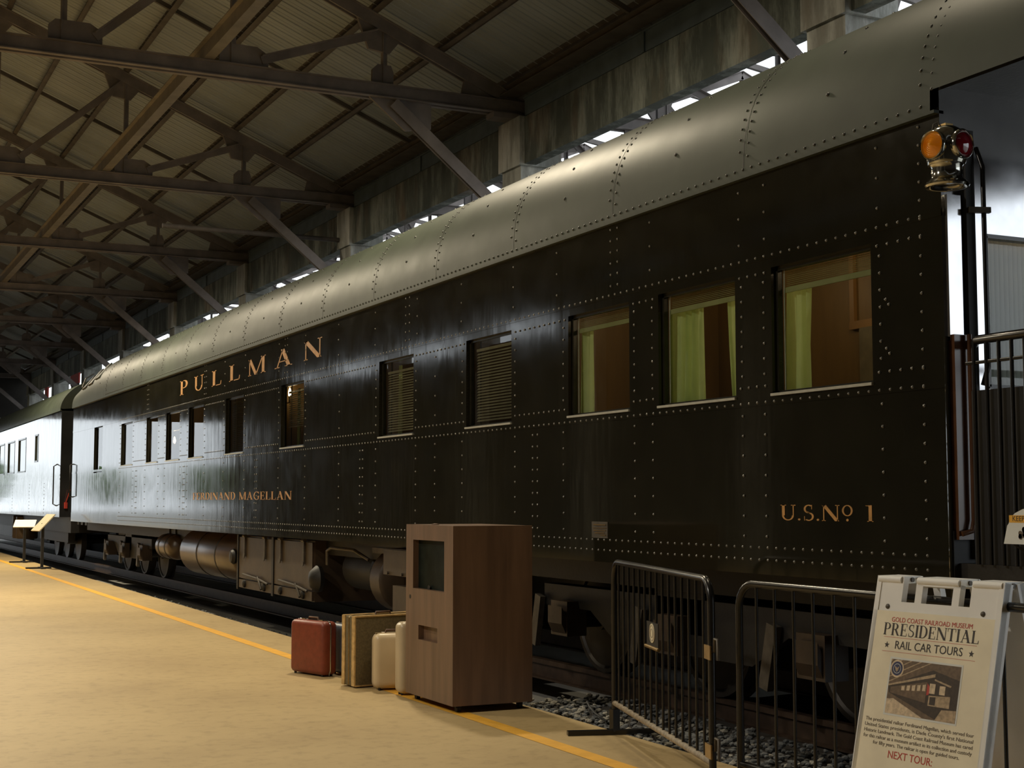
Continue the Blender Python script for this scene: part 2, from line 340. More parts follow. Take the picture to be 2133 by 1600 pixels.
# ------------------------------------------------------------------ serif lettering
def glyph(ch):
    """list of polygons in cap-height units, and advance width"""
    T, t, h, e = 0.15, 0.05, 0.045, 0.065
    P = []
    def rect(x0, y0, x1, y1): P.append([(x0, y0), (x1, y0), (x1, y1), (x0, y1)])
    def stem(x, w, top=True, bot=True, y0=0.0, y1=1.0):
        rect(x, y0, x + w, y1)
        if bot: rect(x - e, 0, x + w + e, h)
        if top: rect(x - e, 1 - h, x + w + e, 1)
    def diag(xa, ya, xb, yb, w): P.append([(xa - w / 2, ya), (xa + w / 2, ya), (xb + w / 2, yb), (xb - w / 2, yb)])
    def arc(cx, cy, rx, ry, a0, a1, wx, wy, n=18):
        for i in range(n):
            p = math.radians(a0 + (a1 - a0) * i / n); q = math.radians(a0 + (a1 - a0) * (i + 1) / n)
            P.append([(cx + rx * math.cos(p), cy + ry * math.sin(p)), (cx + rx * math.cos(q), cy + ry * math.sin(q)),
                      (cx + (rx - wx) * math.cos(q), cy + (ry - wy) * math.sin(q)), (cx + (rx - wx) * math.cos(p), cy + (ry - wy) * math.sin(p))])
    if ch == 'I': stem(0.08, T); w = 0.31
    elif ch == 'L': stem(0.08, T); rect(0.08, 0, 0.62, h); P.append([(0.57, 0), (0.62, 0), (0.64, 0.26), (0.61, 0.26)]); w = 0.66
    elif ch == 'P': stem(0.08, T); rect(0.2, 1 - h, 0.36, 1); rect(0.2, 0.46, 0.36, 0.46 + h); arc(0.36, 0.73, 0.28, 0.27, -90, 90, T, h); w = 0.68
    elif ch == 'R': stem(0.08, T); rect(0.2, 1 - h, 0.36, 1); rect(0.2, 0.48, 0.36, 0.48 + h); arc(0.36, 0.74, 0.27, 0.26, -90, 90, T, h); diag(0.40, 0.5, 0.68, 0, 0.16); rect(0.62, 0, 0.80, h); w = 0.80
    elif ch == 'U': rect(0.08, 0.32, 0.08 + T, 1); rect(0.0, 1 - h, 0.31, 1); arc(0.40, 0.32, 0.32, 0.33, 180, 360, 0.10, 0.06); rect(0.67, 0.32, 0.67 + t, 1); rect(0.57, 1 - h, 0.82, 1); w = 0.84
    elif ch == 'M': stem(0.08, t); stem(0.86, T); diag(0.10, 1, 0.50, 0.0, 0.16); diag(0.50, 0.0, 0.90, 1, 0.06); w = 1.08
    elif ch == 'N': stem(0.09, t); rect(0.78, 0, 0.83, 1); rect(0.70, 1 - h, 0.91, 1); diag(0.12, 1, 0.78, 0, 0.20); w = 0.93
    elif ch == 'A': diag(0.14, 0, 0.44, 1, t); diag(0.74, 0, 0.42, 1, 0.17); rect(0.25, 0.30, 0.62, 0.30 + h); rect(0.02, 0, 0.27, h); rect(0.58, 0, 0.90, h); w = 0.90
    elif ch == 'F': stem(0.08, T); rect(0.2, 1 - h, 0.60, 1); rect(0.2, 0.48, 0.46, 0.48 + h); rect(0.57, 0.76, 0.60, 1); rect(0.44, 0.38, 0.47, 0.64); w = 0.62
    elif ch == 'E': stem(0.08, T); rect(0.2, 1 - h, 0.60, 1); rect(0.2, 0.48, 0.46, 0.48 + h); rect(0.2, 0, 0.62, h); rect(0.57, 0.76, 0.60, 1); rect(0.44, 0.38, 0.47, 0.64); rect(0.60, 0, 0.63, 0.25); w = 0.68
    elif ch == 'D': stem(0.08, T); rect(0.2, 1 - h, 0.34, 1); rect(0.2, 0, 0.34, h); arc(0.34, 0.5, 0.42, 0.5, -90, 90, T, h); w = 0.80
    elif ch == 'G': arc(0.46, 0.5, 0.42, 0.51, 45, 315, T, h, 26); rect(0.66, 0.08, 0.66 + T * 0.8, 0.42); rect(0.57, 0.42, 0.86, 0.42 + h); rect(0.74, 0.72, 0.77, 1); w = 0.88
    elif ch == 'S': arc(0.31, 0.74, 0.25, 0.27, 50, 270, 0.10, 0.06); arc(0.31, 0.255, 0.27, 0.265, -130, 90, 0.10, 0.06); rect(0.46, 0.72, 0.49, 1.0); rect(0.08, 0, 0.11, 0.28); P.append([(0.15, 0.62), (0.30, 0.47), (0.48, 0.36), (0.32, 0.54)]); w = 0.62
    elif ch == 'T': stem(0.28, T, top=False); rect(0.0, 1 - h, 0.71, 1); rect(0, 0.74, 0.03, 1); rect(0.68, 0.74, 0.71, 1); w = 0.74
    elif ch == 'o': arc(0.28, 0.66, 0.26, 0.34, 0, 360, 0.09, 0.05, 30); arc(0.28, 0.08, 0.06, 0.08, 0, 360, 0.06, 0.08, 12); w = 0.58
    elif ch == '1': stem(0.16, T, top=False); P.append([(0.02, 0.95), (0.16, 0.97), (0.31, 1.0), (0.16, 1.0)]); P.append([(0.02, 0.95), (0.16, 0.93), (0.16, 0.98), (0.02, 0.98)]); w = 0.42
    elif ch == '.': arc(0.09, 0.065, 0.065, 0.065, 0, 360, 0.065, 0.065, 12); w = 0.2
    else: w = 0.40
    return P, w
def lettering(mb, text, fn, height, spacing=0.06, total=None, off=(0, 0, 0)):
    gl = [glyph(c) for c in text]
    W_ = sum(g[1] for g in gl) + spacing * (len(gl) - 1)
    k = (total / W_) if total else height
    x = 0
    for P, w in gl:
        for poly in P:
            mb.prism([fn(( x + a) * k, b * height) for a, b in poly], off)
        x += w + spacing
    return mb

# ================================================================== STRUCTURE
Y0, Y1 = -4.0, 72.0
XR, XL, RIDGE = 9.35, -8.25, 0.55
SL = 0.415
def raf_z(x): return 7.38 + SL * (XR - x) if x >= RIDGE else 7.38 + SL * (x - XL)
def edge_x(y): return 4.80 + 0.0105 * (y - 8)        # platform edge, slightly out of line with the track
def line_x(y): return 4.215 + 0.0088 * (y - 8)

# platform floor
fl = MB()
fl.add([(-8.6, Y0 - 8, 0), (edge_x(Y0 - 8), Y0 - 8, 0), (edge_x(Y1 + 20), Y1 + 20, 0), (-8.6, Y1 + 20, 0),
        (-8.6, Y0 - 8, -0.3), (edge_x(Y0 - 8), Y0 - 8, -0.3), (edge_x(Y1 + 20), Y1 + 20, -0.3), (-8.6, Y1 + 20, -0.3)],
       [(0, 1, 2, 3), (1, 5, 6, 2), (0, 4, 5, 1)])
floor = struct(fl.build('floor', 'floor'))
yl = MB()
yw = 0.062
yl.add([(line_x(-6) - yw, -6, 0.002), (line_x(-6) + yw, -6, 0.002), (line_x(70) + yw, 70, 0.002), (line_x(70) - yw, 70, 0.002)], [(0, 1, 2, 3)])
yo = yl.build('yellow_line', 'yellow', floor); yo['label'] = 'yellow safety line painted along the platform'
# outside ground and track bed
og = MB(); og.add([(-150, -150, -0.32), (150, -150, -0.32), (150, 250, -0.32), (-150, 250, -0.32)], [(0, 1, 2, 3)])
struct(og.build('ground_outside', 'outside'))
tb = MB()
nx, ny = 14, 120
pts = []
for j in range(ny + 1):
    y = Y0 - 6 + (Y1 - Y0 + 12) * j / ny
    for i in range(nx + 1):
        xa = edge_x(y) - 0.05
        x = xa + (9.6 - xa) * i / nx
        k_ = max(0.0, min(1.0, (y - 9.8) / 1.6))
        z = (-0.035 if i < 3 else -0.10 + 0.02 * math.sin(i * 3.1 + j)) - 0.26 * k_
        pts.append((x, y, z + random.uniform(-0.012, 0.012)))
tb.add(pts, [(j * (nx + 1) + i, j * (nx + 1) + i + 1, (j + 1) * (nx + 1) + i + 1, (j + 1) * (nx + 1) + i) for j in range(ny) for i in range(nx)])
bed = struct(tb.build('track_bed', 'earth', smooth=40))
# walls
wl = MB(); wl.box(-8.75, -8.45, Y0, Y1, -0.3, 6.35); wl.box(-8.75, -8.45, Y0, 36, 6.35, 7.3); wl.box(-8.75, -8.45, 60, Y1, 6.35, 7.3)
struct(wl.build('wall_left', 'blockwall'))
wr = MB(); wr.box(9.62, 9.8, 3.2, Y1 + 30, -0.35, 4.6); wr.box(9.62, 9.8, Y0, 3.2, 4.25, 6.5)  # upper piece is added to darken the top of the bulkhead reflection
struct(wr.build('wall_right', 'blockwall'))
wn_ = MB(); wn_.prism([(XL - 0.5, Y0, -0.3), (XR + 0.4, Y0, -0.3), (XR + 0.4, Y0, 7.4), (RIDGE, Y0, 11.2), (XL - 0.5, Y0, 7.4)], (0, -0.15, 0))
struct(wn_.build('wall_near', 'blockwall'))  # unseen end wall, added to keep sky light off the undercarriage
wf = MB()
wf.prism([(XL - 0.3, Y1 - 0.4, 5.4), (XR + 0.3, Y1 - 0.4, 5.4), (XR + 0.3, Y1 - 0.4, 7.4), (RIDGE, Y1 - 0.4, 11.2), (XL - 0.3, Y1 - 0.4, 7.4)], (0, 0.15, 0))
struct(wf.build('wall_far', 'blockwall'))

# ceiling: corrugated sheets, purlins, sag struts
def sheet_mesh(xa, za, xb, zb, width, pitch):
    prof = []
    n = int(round(width / pitch))
    for k in range(n):
        o = k * pitch
        prof += [(o, 0), (o + pitch * 0.36, 0), (o + pitch * 0.38, -0.006), (o + pitch * 0.42, 0), (o + pitch * 0.76, 0), (o + pitch * 0.80, -0.016), (o + pitch * 0.86, -0.016), (o + pitch * 0.90, 0)]
    prof += [(n * pitch, 0), (n * pitch + 0.07, 0)]
    m = MB()
    m.add([(xa, y, za + h) for y, h in prof] + [(xb, y, zb + h) for y, h in prof],
          [(i, i + 1, i + 1 + len(prof), i + len(prof)) for i in range(len(prof) - 1)])
    me = bpy.data.meshes.new('roof_sheet'); me.from_pydata(m.v, [], m.f); me.materials.append(M['sheet'])
    return me
ceil_mb = MB(); ceil_mb.beam((RIDGE, Y0, raf_z(RIDGE) + 0.36), (RIDGE, Y1, raf_z(RIDGE) + 0.36), 0.6, 0.03)
ceiling = struct(ceil_mb.build('ceiling', 'sheet'))
OFF = 0.31
mR = sheet_mesh(9.75, raf_z(9.75) + OFF, RIDGE, raf_z(RIDGE) + OFF, 0.76, 0.253)
mL = sheet_mesh(-8.75, raf_z(-8.75) + OFF, RIDGE, raf_z(RIDGE) + OFF, 0.76, 0.253)
wsh = 0.759
k = 0
y = Y0
while y < Y1:
    for me in (mR, mL):
        o = link('roof_sheet', me, ceiling); o.location = (0, y, 0.002 if k % 2 else 0.0)
    y += wsh; k += 1
PURX = [9.12, 8.08, 7.05, 6.02, 5.0, 3.96, 2.93, 1.9, 0.85]
PURX = PURX + [2 * RIDGE - x for x in PURX]
for x in PURX:
    s_ = -SL if x > RIDGE else SL
    nrm = Vector((-s_, 0, 1)).normalized()
    m = MB(); c = Vector((x, 0, raf_z(x))) + nrm * 0.195
    hh = 0.19
    m.beam((c.x, Y0, c.z), (c.x, Y1, c.z), 0.022, hh, up=nrm)
    tdir = Vector((1, 0, s_)).normalized() * (-1 if x > RIDGE else 1)
    for sg in (-1, 1):
        f_ = c + nrm * (sg * (hh / 2 - 0.008)) + tdir * 0.035
        m.beam((f_.x, Y0, f_.z), (f_.x, Y1, f_.z), 0.085, 0.016, up=nrm)
    m.build('purlin', 'steeldark', ceiling)
TRY = [18.9 + 7.35 * i for i in range(-3, 8)]
for ty in TRY[1:]:
    for x in PURX[:-1]:
        x2 = x - 1.03 if x > RIDGE else x + 1.03
        if x > RIDGE and x2 < RIDGE: continue
        if x <= RIDGE and x2 > RIDGE: continue
        m = MB(); yy = ty - 3.67
        m.beam((x, yy, raf_z(x) + 0.16), (x2, yy, raf_z(x2) + 0.16), 0.05, 0.07)
        m.build('sag_strut', 'steeldark', ceiling)

# trusses
NODES = [9.35, 7.2, 5.0, 2.77, RIDGE]
def make_truss():
    ty = 18.9
    t = thing('roof_truss', 'brown steel roof truss with gusset plates, webs and sloping knee brace', 'truss', (9.3, ty, 7.2), 'steel roof trusses over the platform')
    b = MB()
    for dy in (-0.045, 0.045):
        b.box(XL - 0.05, XR + 0.12, ty + dy - 0.008, ty + dy + 0.008, 7.21, 7.41)
        s2 = 1 if dy > 0 else -1
        for z in (7.21, 7.396):
            b.box(XL - 0.05, XR + 0.12, min(ty + dy, ty + dy + s2 * 0.07), max(ty + dy, ty + dy + s2 * 0.07), z, z + 0.014)
    b.build('bottom_chord', 'steel', t)
    for sx in (0, 1):
        mx = (lambda x: x) if sx == 0 else (lambda x: 2 * RIDGE - x)
        m = MB()
        for dy in (-0.05, 0.05):
            m.beam((mx(XR + 0.25), ty + dy, raf_z(XR + 0.25)), (RIDGE, ty + dy, raf_z(RIDGE)), 0.03, 0.19)
        m.beam((mx(XR + 0.25), ty, raf_z(XR + 0.25) + 0.09), (RIDGE, ty, raf_z(RIDGE) + 0.09), 0.2, 0.016)
        m.build('rafter', 'steel', t)
        for i, x in enumerate(NODES[1:]):
            if sx and i == 3: continue
            m = MB(); w = 0.10
            m.box(mx(x) - 0.006, mx(x) + 0.006, ty - w / 2, ty + w / 2, 7.38, raf_z(x))
            m.box(min(mx(x), mx(x + 0.07)), max(mx(x), mx(x + 0.07)), ty - 0.008, ty + 0.008, 7.38, raf_z(x))
            m.build('web_vertical', 'steel', t)
            # chord gusset and rafter gusset
            g = MB()
            gw = 0.30
            g.prism([(mx(x - 0.16), ty - 0.03, 7.36), (mx(x + 0.52 if i else x + 0.16), ty - 0.03, 7.36), (mx(x + 0.52 if i else x + 0.16), ty - 0.03, 7.60), (mx(x + 0.36 if i else x + 0.12), ty - 0.03, 7.70), (mx(x - 0.08), ty - 0.03, 7.70), (mx(x - 0.16), ty - 0.03, 7.62)], (0, 0.06, 0))
            g.build('gusset_plate', 'steel', t)
            if i < 3:
                g = MB(); z = raf_z(x)
                g.prism([(mx(x - 0.42), ty - 0.03, raf_z(x - 0.42) - 0.02), (mx(x + 0.30), ty - 0.03, raf_z(x + 0.30) - 0.02), (mx(x + 0.10), ty - 0.03, z - 0.40), (mx(x - 0.22), ty - 0.03, z - 0.36)], (0, 0.06, 0))
                g.build('gusset_plate', 'steel', t)
        for a, c in ((5.0, 7.2), (2.77, 5.0), (RIDGE, 2.77)):
            m = MB(); p0 = (mx(a + 0.42), ty - 0.04, 7.52); p1 = (mx(c - 0.1), ty - 0.04, raf_z(c) - 0.14)
            m.beam(p0, p1, 0.012, 0.12); m.beam((p0[0], ty - 0.075, p0[2] + 0.055), (p1[0], ty - 0.075, p1[2] + 0.055), 0.08, 0.012)
            m.build('web_diagonal', 'steel', t)
        # knee brace down to the column
        m = MB(); p0 = (mx(7.35), ty, 7.16); p1 = (mx(9.36), ty, 5.50)
        m.beam(p0, p1, 0.16, 0.012); m.beam(p0, p1, 0.012, 0.17)
        m.beam((p0[0], ty - 0.08, p0[2]), (p1[0], ty - 0.08, p1[2]), 0.012, 0.17)
        m.build('knee_brace', 'steel', t)
        g = MB(); g.prism([(mx(7.0), ty - 0.02, 7.22), (mx(7.95), ty - 0.02, 7.22), (mx(7.95), ty - 0.02, 6.85), (mx(7.55), ty - 0.02, 6.78)], (0, 0.04, 0)); g.build('gusset_plate', 'steel', t)
        g = MB(); g.box(mx(XR) - 0.45, mx(XR) + 0.25, ty - 0.13, ty + 0.13, 7.13, 7.21); g.build('bearing_plate', 'steel', t)
        if sx == 0:
            g = MB(); g.prism([(8.4, ty - 0.03, 7.3), (XR + 0.1, ty - 0.03, 7.3), (XR + 0.1, ty - 0.03, raf_z(XR) + 0.05), (8.5, ty - 0.03, raf_z(8.5))], (0, 0.06, 0)); g.build('gusset_plate', 'steel', t)
    return t
truss0 = make_truss()
ORD = ['first', 'second', 'third', 'fourth', 'fifth', 'sixth', 'seventh', 'eighth', 'ninth']
def nth(ty): i = int(round((ty - 11.55) / 7.35)); return ORD[i] if i >= 0 else None
def nth_label(ty, kind): return ('%s on the %s concrete column from the open end platform' % (kind, nth(ty))) if nth(ty) else ('%s before the columns beside the cars begin' % kind)
truss0['label'] = nth_label(18.9, 'brown steel roof truss')
for ty in TRY:
    if abs(ty - 18.9) > 0.1: copy_tree(truss0, (0, ty - 18.9, 0), nth_label(ty, 'brown steel roof truss'))
for ty in TRY[2:9]:
    copy_tree(truss0, (18.05, ty - 18.9, 0), 'brown steel roof truss of the neighbouring bay, seen under the concrete beam', 'steel roof trusses of the neighbouring bay')

# longitudinal bracing channel on the bottom chords
lb = thing('bracing_channel', 'long grey steel channel lying lengthwise on the truss bottom chords', 'beam', (4.7, Y0, 7.42))
m = MB(); m.box(4.60, 4.615, Y0, Y1, 7.415, 7.60); m.build('web', 'steelgrey', lb)
m = MB(); m.box(4.615, 4.745, Y0, Y1, 7.415, 7.427); m.build('flange', 'steelgrey', lb)
m = MB(); m.box(4.54, 4.60, Y0, Y1, 7.588, 7.60); m.build('lip', 'steelgrey', lb)

# concrete columns, beams, gutter
def column(cx0, name_lab, grp):
    c = thing('concrete_column', name_lab, 'column', (cx0 + 0.3, 18.9, -0.3), grp)
    m = MB(); m.box(cx0, cx0 + 0.62, 18.62, 19.24, -0.3, 6.42); m.build('shaft', 'concretecol', c)
    m = MB(); m.box(cx0 - 0.05, cx0 + 0.64, 18.56, 19.28, 6.40, 7.13); m.build('capital', 'concretecol', c)
    return c
colR = column(9.27, 'pale stained square concrete column carrying the beam beside the dark green car', 'concrete columns beside the cars')
def col_label(ty): return ('pale stained concrete column beside the cars, the %s from the open end platform' % nth(ty)) if nth(ty) else 'pale stained concrete column short of the open end platform'
colR['label'] = col_label(18.9)
for ty in TRY:
    if abs(ty - 18.9) > 0.1: copy_tree(colR, (0, ty - 18.9, 0), col_label(ty))
colL = column(-8.75, 'square concrete column in the wall across the platform from the cars', 'concrete columns in the opposite wall')
for ty in TRY:
    if abs(ty - 18.9) > 0.1: copy_tree(colL, (0, ty - 18.9, 0))
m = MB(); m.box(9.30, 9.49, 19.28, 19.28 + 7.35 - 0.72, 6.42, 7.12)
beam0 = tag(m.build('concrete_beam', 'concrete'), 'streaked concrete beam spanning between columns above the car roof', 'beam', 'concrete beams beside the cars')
for ty in TRY[:-1]:
    if abs(ty - 18.9) > 0.1:
        b = beam0.copy(); COL.objects.link(b); b.location.y = ty - 18.9
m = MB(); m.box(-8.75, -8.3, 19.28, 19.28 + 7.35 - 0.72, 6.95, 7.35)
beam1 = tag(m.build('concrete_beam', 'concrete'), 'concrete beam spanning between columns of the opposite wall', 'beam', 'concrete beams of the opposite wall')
for ty in TRY[:-1]:
    if abs(ty - 18.9) > 0.1:
        b = beam1.copy(); COL.objects.link(b); b.location.y = ty - 18.9
gt = thing('gutter', 'blue grey sheet metal gutter running along the top of the concrete beams', 'gutter', (9.3, Y0, 7.13))
yy = 0
for ty in TRY[:-1]:
    for a, b in ((0.30, 3.66), (3.70, 7.05)):
        m = MB()
        m.beam((9.33, ty + a, 7.28), (9.33, ty + b, 7.28), 0.012, 0.27)
        m.beam((9.45, ty + a, 7.15), (9.45, ty + b, 7.15), 0.24, 0.012)
        m.beam((9.315, ty + a, 7.41), (9.315, ty + b, 7.41), 0.035, 0.02)
        m.build('gutter_length', 'gutter', gt)
    m = MB(); m.box(9.30, 9.58, ty + 3.655, ty + 3.705, 7.14, 7.42); m.build('joint_strap', 'gutter', gt)
m = MB(); m.box(9.16, 9.18, Y0, Y1, 7.47, 7.60); m.box(9.02, 9.30, Y0, Y1, 7.455, 7.47); m.build('eave_strut', 'steeldark', ceiling)
pp = MB(); pp.tube([(5.78, 26.5, 6.58), (9.27, 26.5, 6.58)], 0.045, 10)
tag(pp.build('steel_pipe', 'steeldark', smooth=40), 'brown steel pipe reaching out from a concrete column', 'pipe')
# neighbouring bay roof (ridge left open as a light gap)
nb = MB(); nb.box(9.60, 9.62, Y0, Y1, 7.12, 7.62)
nroof = struct(nb.build('ceiling_neighbour', 'sheet'))
def nz(x): return 7.66 + SL * (x - 9.75) if x < 18.6 else 7.66 + SL * (27.45 - x)
m1 = sheet_mesh(9.75, nz(9.75), 17.95, nz(17.95), 0.76, 0.253); m2 = sheet_mesh(27.6, nz(27.6), 19.9, nz(19.9), 0.76, 0.253)
y = 8.2
while y < Y1 - 0.7:
    for me in (m1,): o = link('roof_sheet', me, nroof); o.location = (0, y, 0)
    y += wsh
for x in (10.3, 11.4, 12.5, 13.6, 14.7, 15.8, 16.9, 17.85):
    m = MB(); m.box(x - 0.04, x + 0.04, 8.2, Y1 - 0.5, nz(x) - 0.22, nz(x) - 0.03); m.build('purlin', 'steeldark', nroof)
y = 8.5
while y < Y1:
    m = MB(); m.beam((17.9, y, nz(17.9) + 0.1), (19.95, y, nz(19.95) + 0.1), 0.10, 0.12); m.build('ridge_strut', 'steeldark', nroof); y += 2.45
# red panels hung under the beam far along
rp = thing('red_panel', 'red boards with a dark gap hung under the far concrete beam', 'panel', (9.33, 57.9, 5.5))
m = MB(); m.box(9.32, 9.38, 56.9, 58.8, 6.02, 6.43); m.build('upper_board', 'redpanel', rp)
m = MB(); m.box(9.33, 9.38, 57.0, 58.7, 5.84, 6.04); m.build('dark_band', 'blackmat', rp)
m = MB(); m.box(9.32, 9.38, 57.0, 58.9, 5.45, 5.86); m.build('lower_board', 'redpanel', rp)
m = MB(); m.box(9.32, 9.38, 64.8, 65.6, 5.7, 6.43)
tag(m.build('red_panel', 'redpanel'), 'narrow red board hung under the farthest concrete beam', 'panel')
# unseen trees added beyond the far end to vary the reflections in the cars
M['leaf'] = simple('tree_foliage', (0.07, 0.12, 0.035), 0.8, 0, 0.4, 3)
M['bark'] = simple('tree_bark', (0.10, 0.07, 0.045), 0.9, 0, 0.3, 6)
rt_ = random.Random(5)
for k_, (tx_, ty_, th_) in enumerate(((-30, 118, 6.0), (-21, 126, 4.8), (-12, 122, 4.2), (-3, 128, 5.0), (6.5, 124, 4.4))):
    t = thing('tree', ['tall broad tree', 'middling round tree', 'low bushy tree', 'full green tree', 'small round tree'][k_] + ' added out of view beyond the far end of the shed', 'tree', (tx_, ty_, -0.3), 'trees beyond the far end')
    m = MB(); m.tube([(tx_, ty_, -0.35), (tx_ + 0.1, ty_, th_ * 0.5)], [0.25, 0.15], 8); m.build('trunk', 'bark', t, 40)
    bm = bmesh.new(); bmesh.ops.create_icosphere(bm, subdivisions=4, radius=1.0)
    for v in bm.verts:
        q = v.co.normalized(); n1 = math.sin(q.x * 7 + k_) * math.sin(q.y * 6 + 1) * math.sin(q.z * 8 + 2 * k_)
        v.co = q * (1 + 0.22 * n1 + rt_.uniform(-0.09, 0.09))
        v.co = Vector((v.co.x * th_ * 0.42 + tx_, v.co.y * th_ * 0.42 + ty_, v.co.z * th_ * 0.36 + th_ * 0.62))
    me = bpy.data.meshes.new('crown'); bm.to_mesh(me); bm.free(); me.materials.append(M['leaf']); link('crown', me, t)
# hall lamps
for i, (lx, ly, lz, lp) in enumerate(HALL_LAMPS):
    t = thing('high_bay_lamp', 'unseen hanging bell shaped high bay lamp above the platform', 'lamp', (lx, ly, lz), 'high bay lamps over the platform')
    m = MB(); m.lathe([(0.06, 0.34), (0.09, 0.22), (0.20, 0.08), (0.27, -0.04), (0.262, -0.04), (0.19, 0.07), (0.05, 0.20)], (lx, ly, lz), n=24); m.build('lamp_shade', 'steelgrey', t, 40)
    m = MB(); m.cyl((lx, ly, lz + 0.34), (lx, ly, raf_z(lx) + 0.1), 0.012, 8); m.build('hanging_rod', 'steeldark', t)
    m = MB(); m.lathe([(0.03, 0.10), (0.07, 0.06), (0.085, 0.0), (0.06, -0.05), (0.01, -0.065)], (lx, ly, lz), n=16); m.build('lamp_bulb', 'hallbulb', t, 40)
    L = bpy.data.lights.new('high_bay_light', 'AREA'); L.shape = 'DISK'; L.size = 0.5; L.energy = lp; L.color = HALL_COLOR if lx > -3 else (1.0, 0.92, 0.80)  # whiter colour for the lamp added to brighten the sign
    lo = bpy.data.objects.new('high_bay_light', L); COL.objects.link(lo); lo.location = (lx, ly, lz - 0.08)
# rails
for i, x in enumerate((6.08, 7.515)):
    m = MB(); m.box(x - 0.035, x + 0.035, Y0 - 5, Y1 + 5, 0.03, 0.07); m.box(x - 0.008, x + 0.008, Y0 - 5, Y1 + 5, -0.09, 0.03); m.box(x - 0.07, x + 0.07, Y0 - 5, Y1 + 5, -0.10, -0.085)
    tag(m.build('rail', 'rail'), ('rusty running rail of the track, the one nearer the platform' if i == 0 else 'rusty running rail of the track, the one nearer the wall'), 'rail')

# ================================================================== RAILCAR
XS = 5.30                      # side of the cars
CA, CB = 5.70, 32.90           # dark green car, body ends
ZB, ZT = 1.05, 3.57
XC = 6.80
WIN = [(6.265, 7.19), (7.575, 8.50), (8.895, 9.82), (10.825, 11.75), (13.00, 13.94), (16.44, 17.36), (19.07, 20.0), (21.25, 22.17), (22.77, 23.72), (24.34, 25.24), (26.42, 27.46), (29.35, 30.28)]
WZ0, WZ1 = 2.148, 2.932
car = thing('railcar', 'dark olive riveted passenger car with gold lettering along the platform', 'railcar', (XC, 19, 0))
holes = [(a, b, WZ0, WZ1) for a, b in WIN[:-1]] + [(WIN[-1][0], WIN[-1][1], 2.06, 3.0)]
m = MB()
sidefn = lambda u, v, d: (XS + d, u, v)
extra = [CA + 1.7 * i for i in range(1, 16)]
panel_holes(m, CA, CB, ZB, ZT, holes, sidefn, 0.07)
m.build('side_wall', 'car', car)
m = MB()
m.box(XS + 0.02, 8.3, CA, CA + 0.02, 0.95, 1.06)
m.add([(8.30, CA, ZB), (8.30, CB, ZB), (8.30, CB, ZT), (8.30, CA, ZT)], [(0, 1, 2, 3)])
m.add([(XS, CB, ZB), (8.30, CB, ZB), (8.30, CB, ZT + 0.5), (XS, CB, ZT)], [(0, 1, 2, 3)])
m.build('far_side_wall', 'car', car)
# belt plates: slightly raised strips that the rivet rows sit on
for nm, z0, z1 in (('belt_rail', 2.085, 2.125), ('letterboard_rail', 2.99, 3.03), ('side_sill', 1.05, 1.24)):
    m = MB(); m.box(XS - 0.004, XS + 0.004, CA, CB, z0, z1); m.build(nm, 'car', car)
# roof
RA, RB, RZ = 1.535, 1.026, 3.55
RN = 2.6
def roof_scale(y): return 1.0 if y < 29.3 else 1.0 - 0.40 * ((y - 29.3) / 3.6) ** 2
def roof_pt(th, y, lift=0.0, b=RB, a=RA):
    s_ = roof_scale(y)
    c_, k_ = math.cos(th), max(0.0, math.sin(th))
    return Vector((XC - (a + lift) * math.copysign(abs(c_) ** (2 / RN), c_), y, RZ + (b * s_ + lift) * k_ ** (2 / RN)))
def roof_nrm(th): return Vector((-math.cos(th) ** (2 - 2 / RN) / RA, 0, math.sin(th) ** (2 - 2 / RN) / RB)).normalized()
ths = [math.pi * i / 48 for i in range(49)]
ys = [CA - 0.02 + 0.05] + [CA + 1.0 + i for i in range(0, 23)] + [29.3 + 0.3 * i for i in range(0, 12)] + [CB]
ys = sorted(set(ys))
m = MB()
n = len(ths)
m.add([roof_pt(t, y) for y in ys for t in ths], [(j * n + i, j * n + i + 1, (j + 1) * n + i + 1, (j + 1) * n + i) for j in range(len(ys) - 1) for i in range(n - 1)])
yb_ = ys[-1]
m.add([roof_pt(t, yb_) for t in ths], [tuple(range(n))])
m.build('roof', 'carroof', car, 50)
m = MB(); m.box(XS - 0.035, XS + 0.03, CA, CB, 3.535, 3.552); m.build('drip_rail', 'carroof', car)
# hood over the open end platform
th0 = 0.055
hths = [th0 + (math.pi - 2 * th0) * i / 40 for i in range(41)]
hys = [4.55, 4.75, 5.2, CA + 0.03]
m = MB(); n = len(hths)
m.add([roof_pt(t, y, 0.004) for y in hys for t in hths], [(j * n + i, j * n + i + 1, (j + 1) * n + i + 1, (j + 1) * n + i) for j in range(len(hys) - 1) for i in range(n - 1)])
m.build('platform_hood', 'carroof', car, 50)
m = MB()
m.add([roof_pt(t, y, -0.03) for y in (4.56, CA) for t in hths], [(i, i + 1, n + i + 1, n + i) for i in range(n - 1)])
p = [roof_pt(t, 4.555, 0.0) for t in hths]; m.add(p, [tuple(range(n))])
zc = roof_pt(th0, 5, 0).z
m.box(XS + 0.02, 8.28, 4.56, CA, zc + 0.02, zc + 0.04)
m.build('hood_soffit', 'under', car)
# roof seams
SEAMS = [5.76 + 1.655 * i for i in range(17)]
for y in SEAMS[1:]:
    if y > 29: continue
    m = MB(); tt = [0.02 + 1.5 * i / 30 for i in range(31)]
    vs = []
    for t in tt:
        vs += [roof_pt(t, y - 0.004, 0.0025), roof_pt(t, y + 0.004, 0.0025)]
    m.add(vs, [(2 * i, 2 * i + 1, 2 * i + 3, 2 * i + 2) for i in range(len(tt) - 1)])
    m.build('roof_seam', 'roofrivet', car)
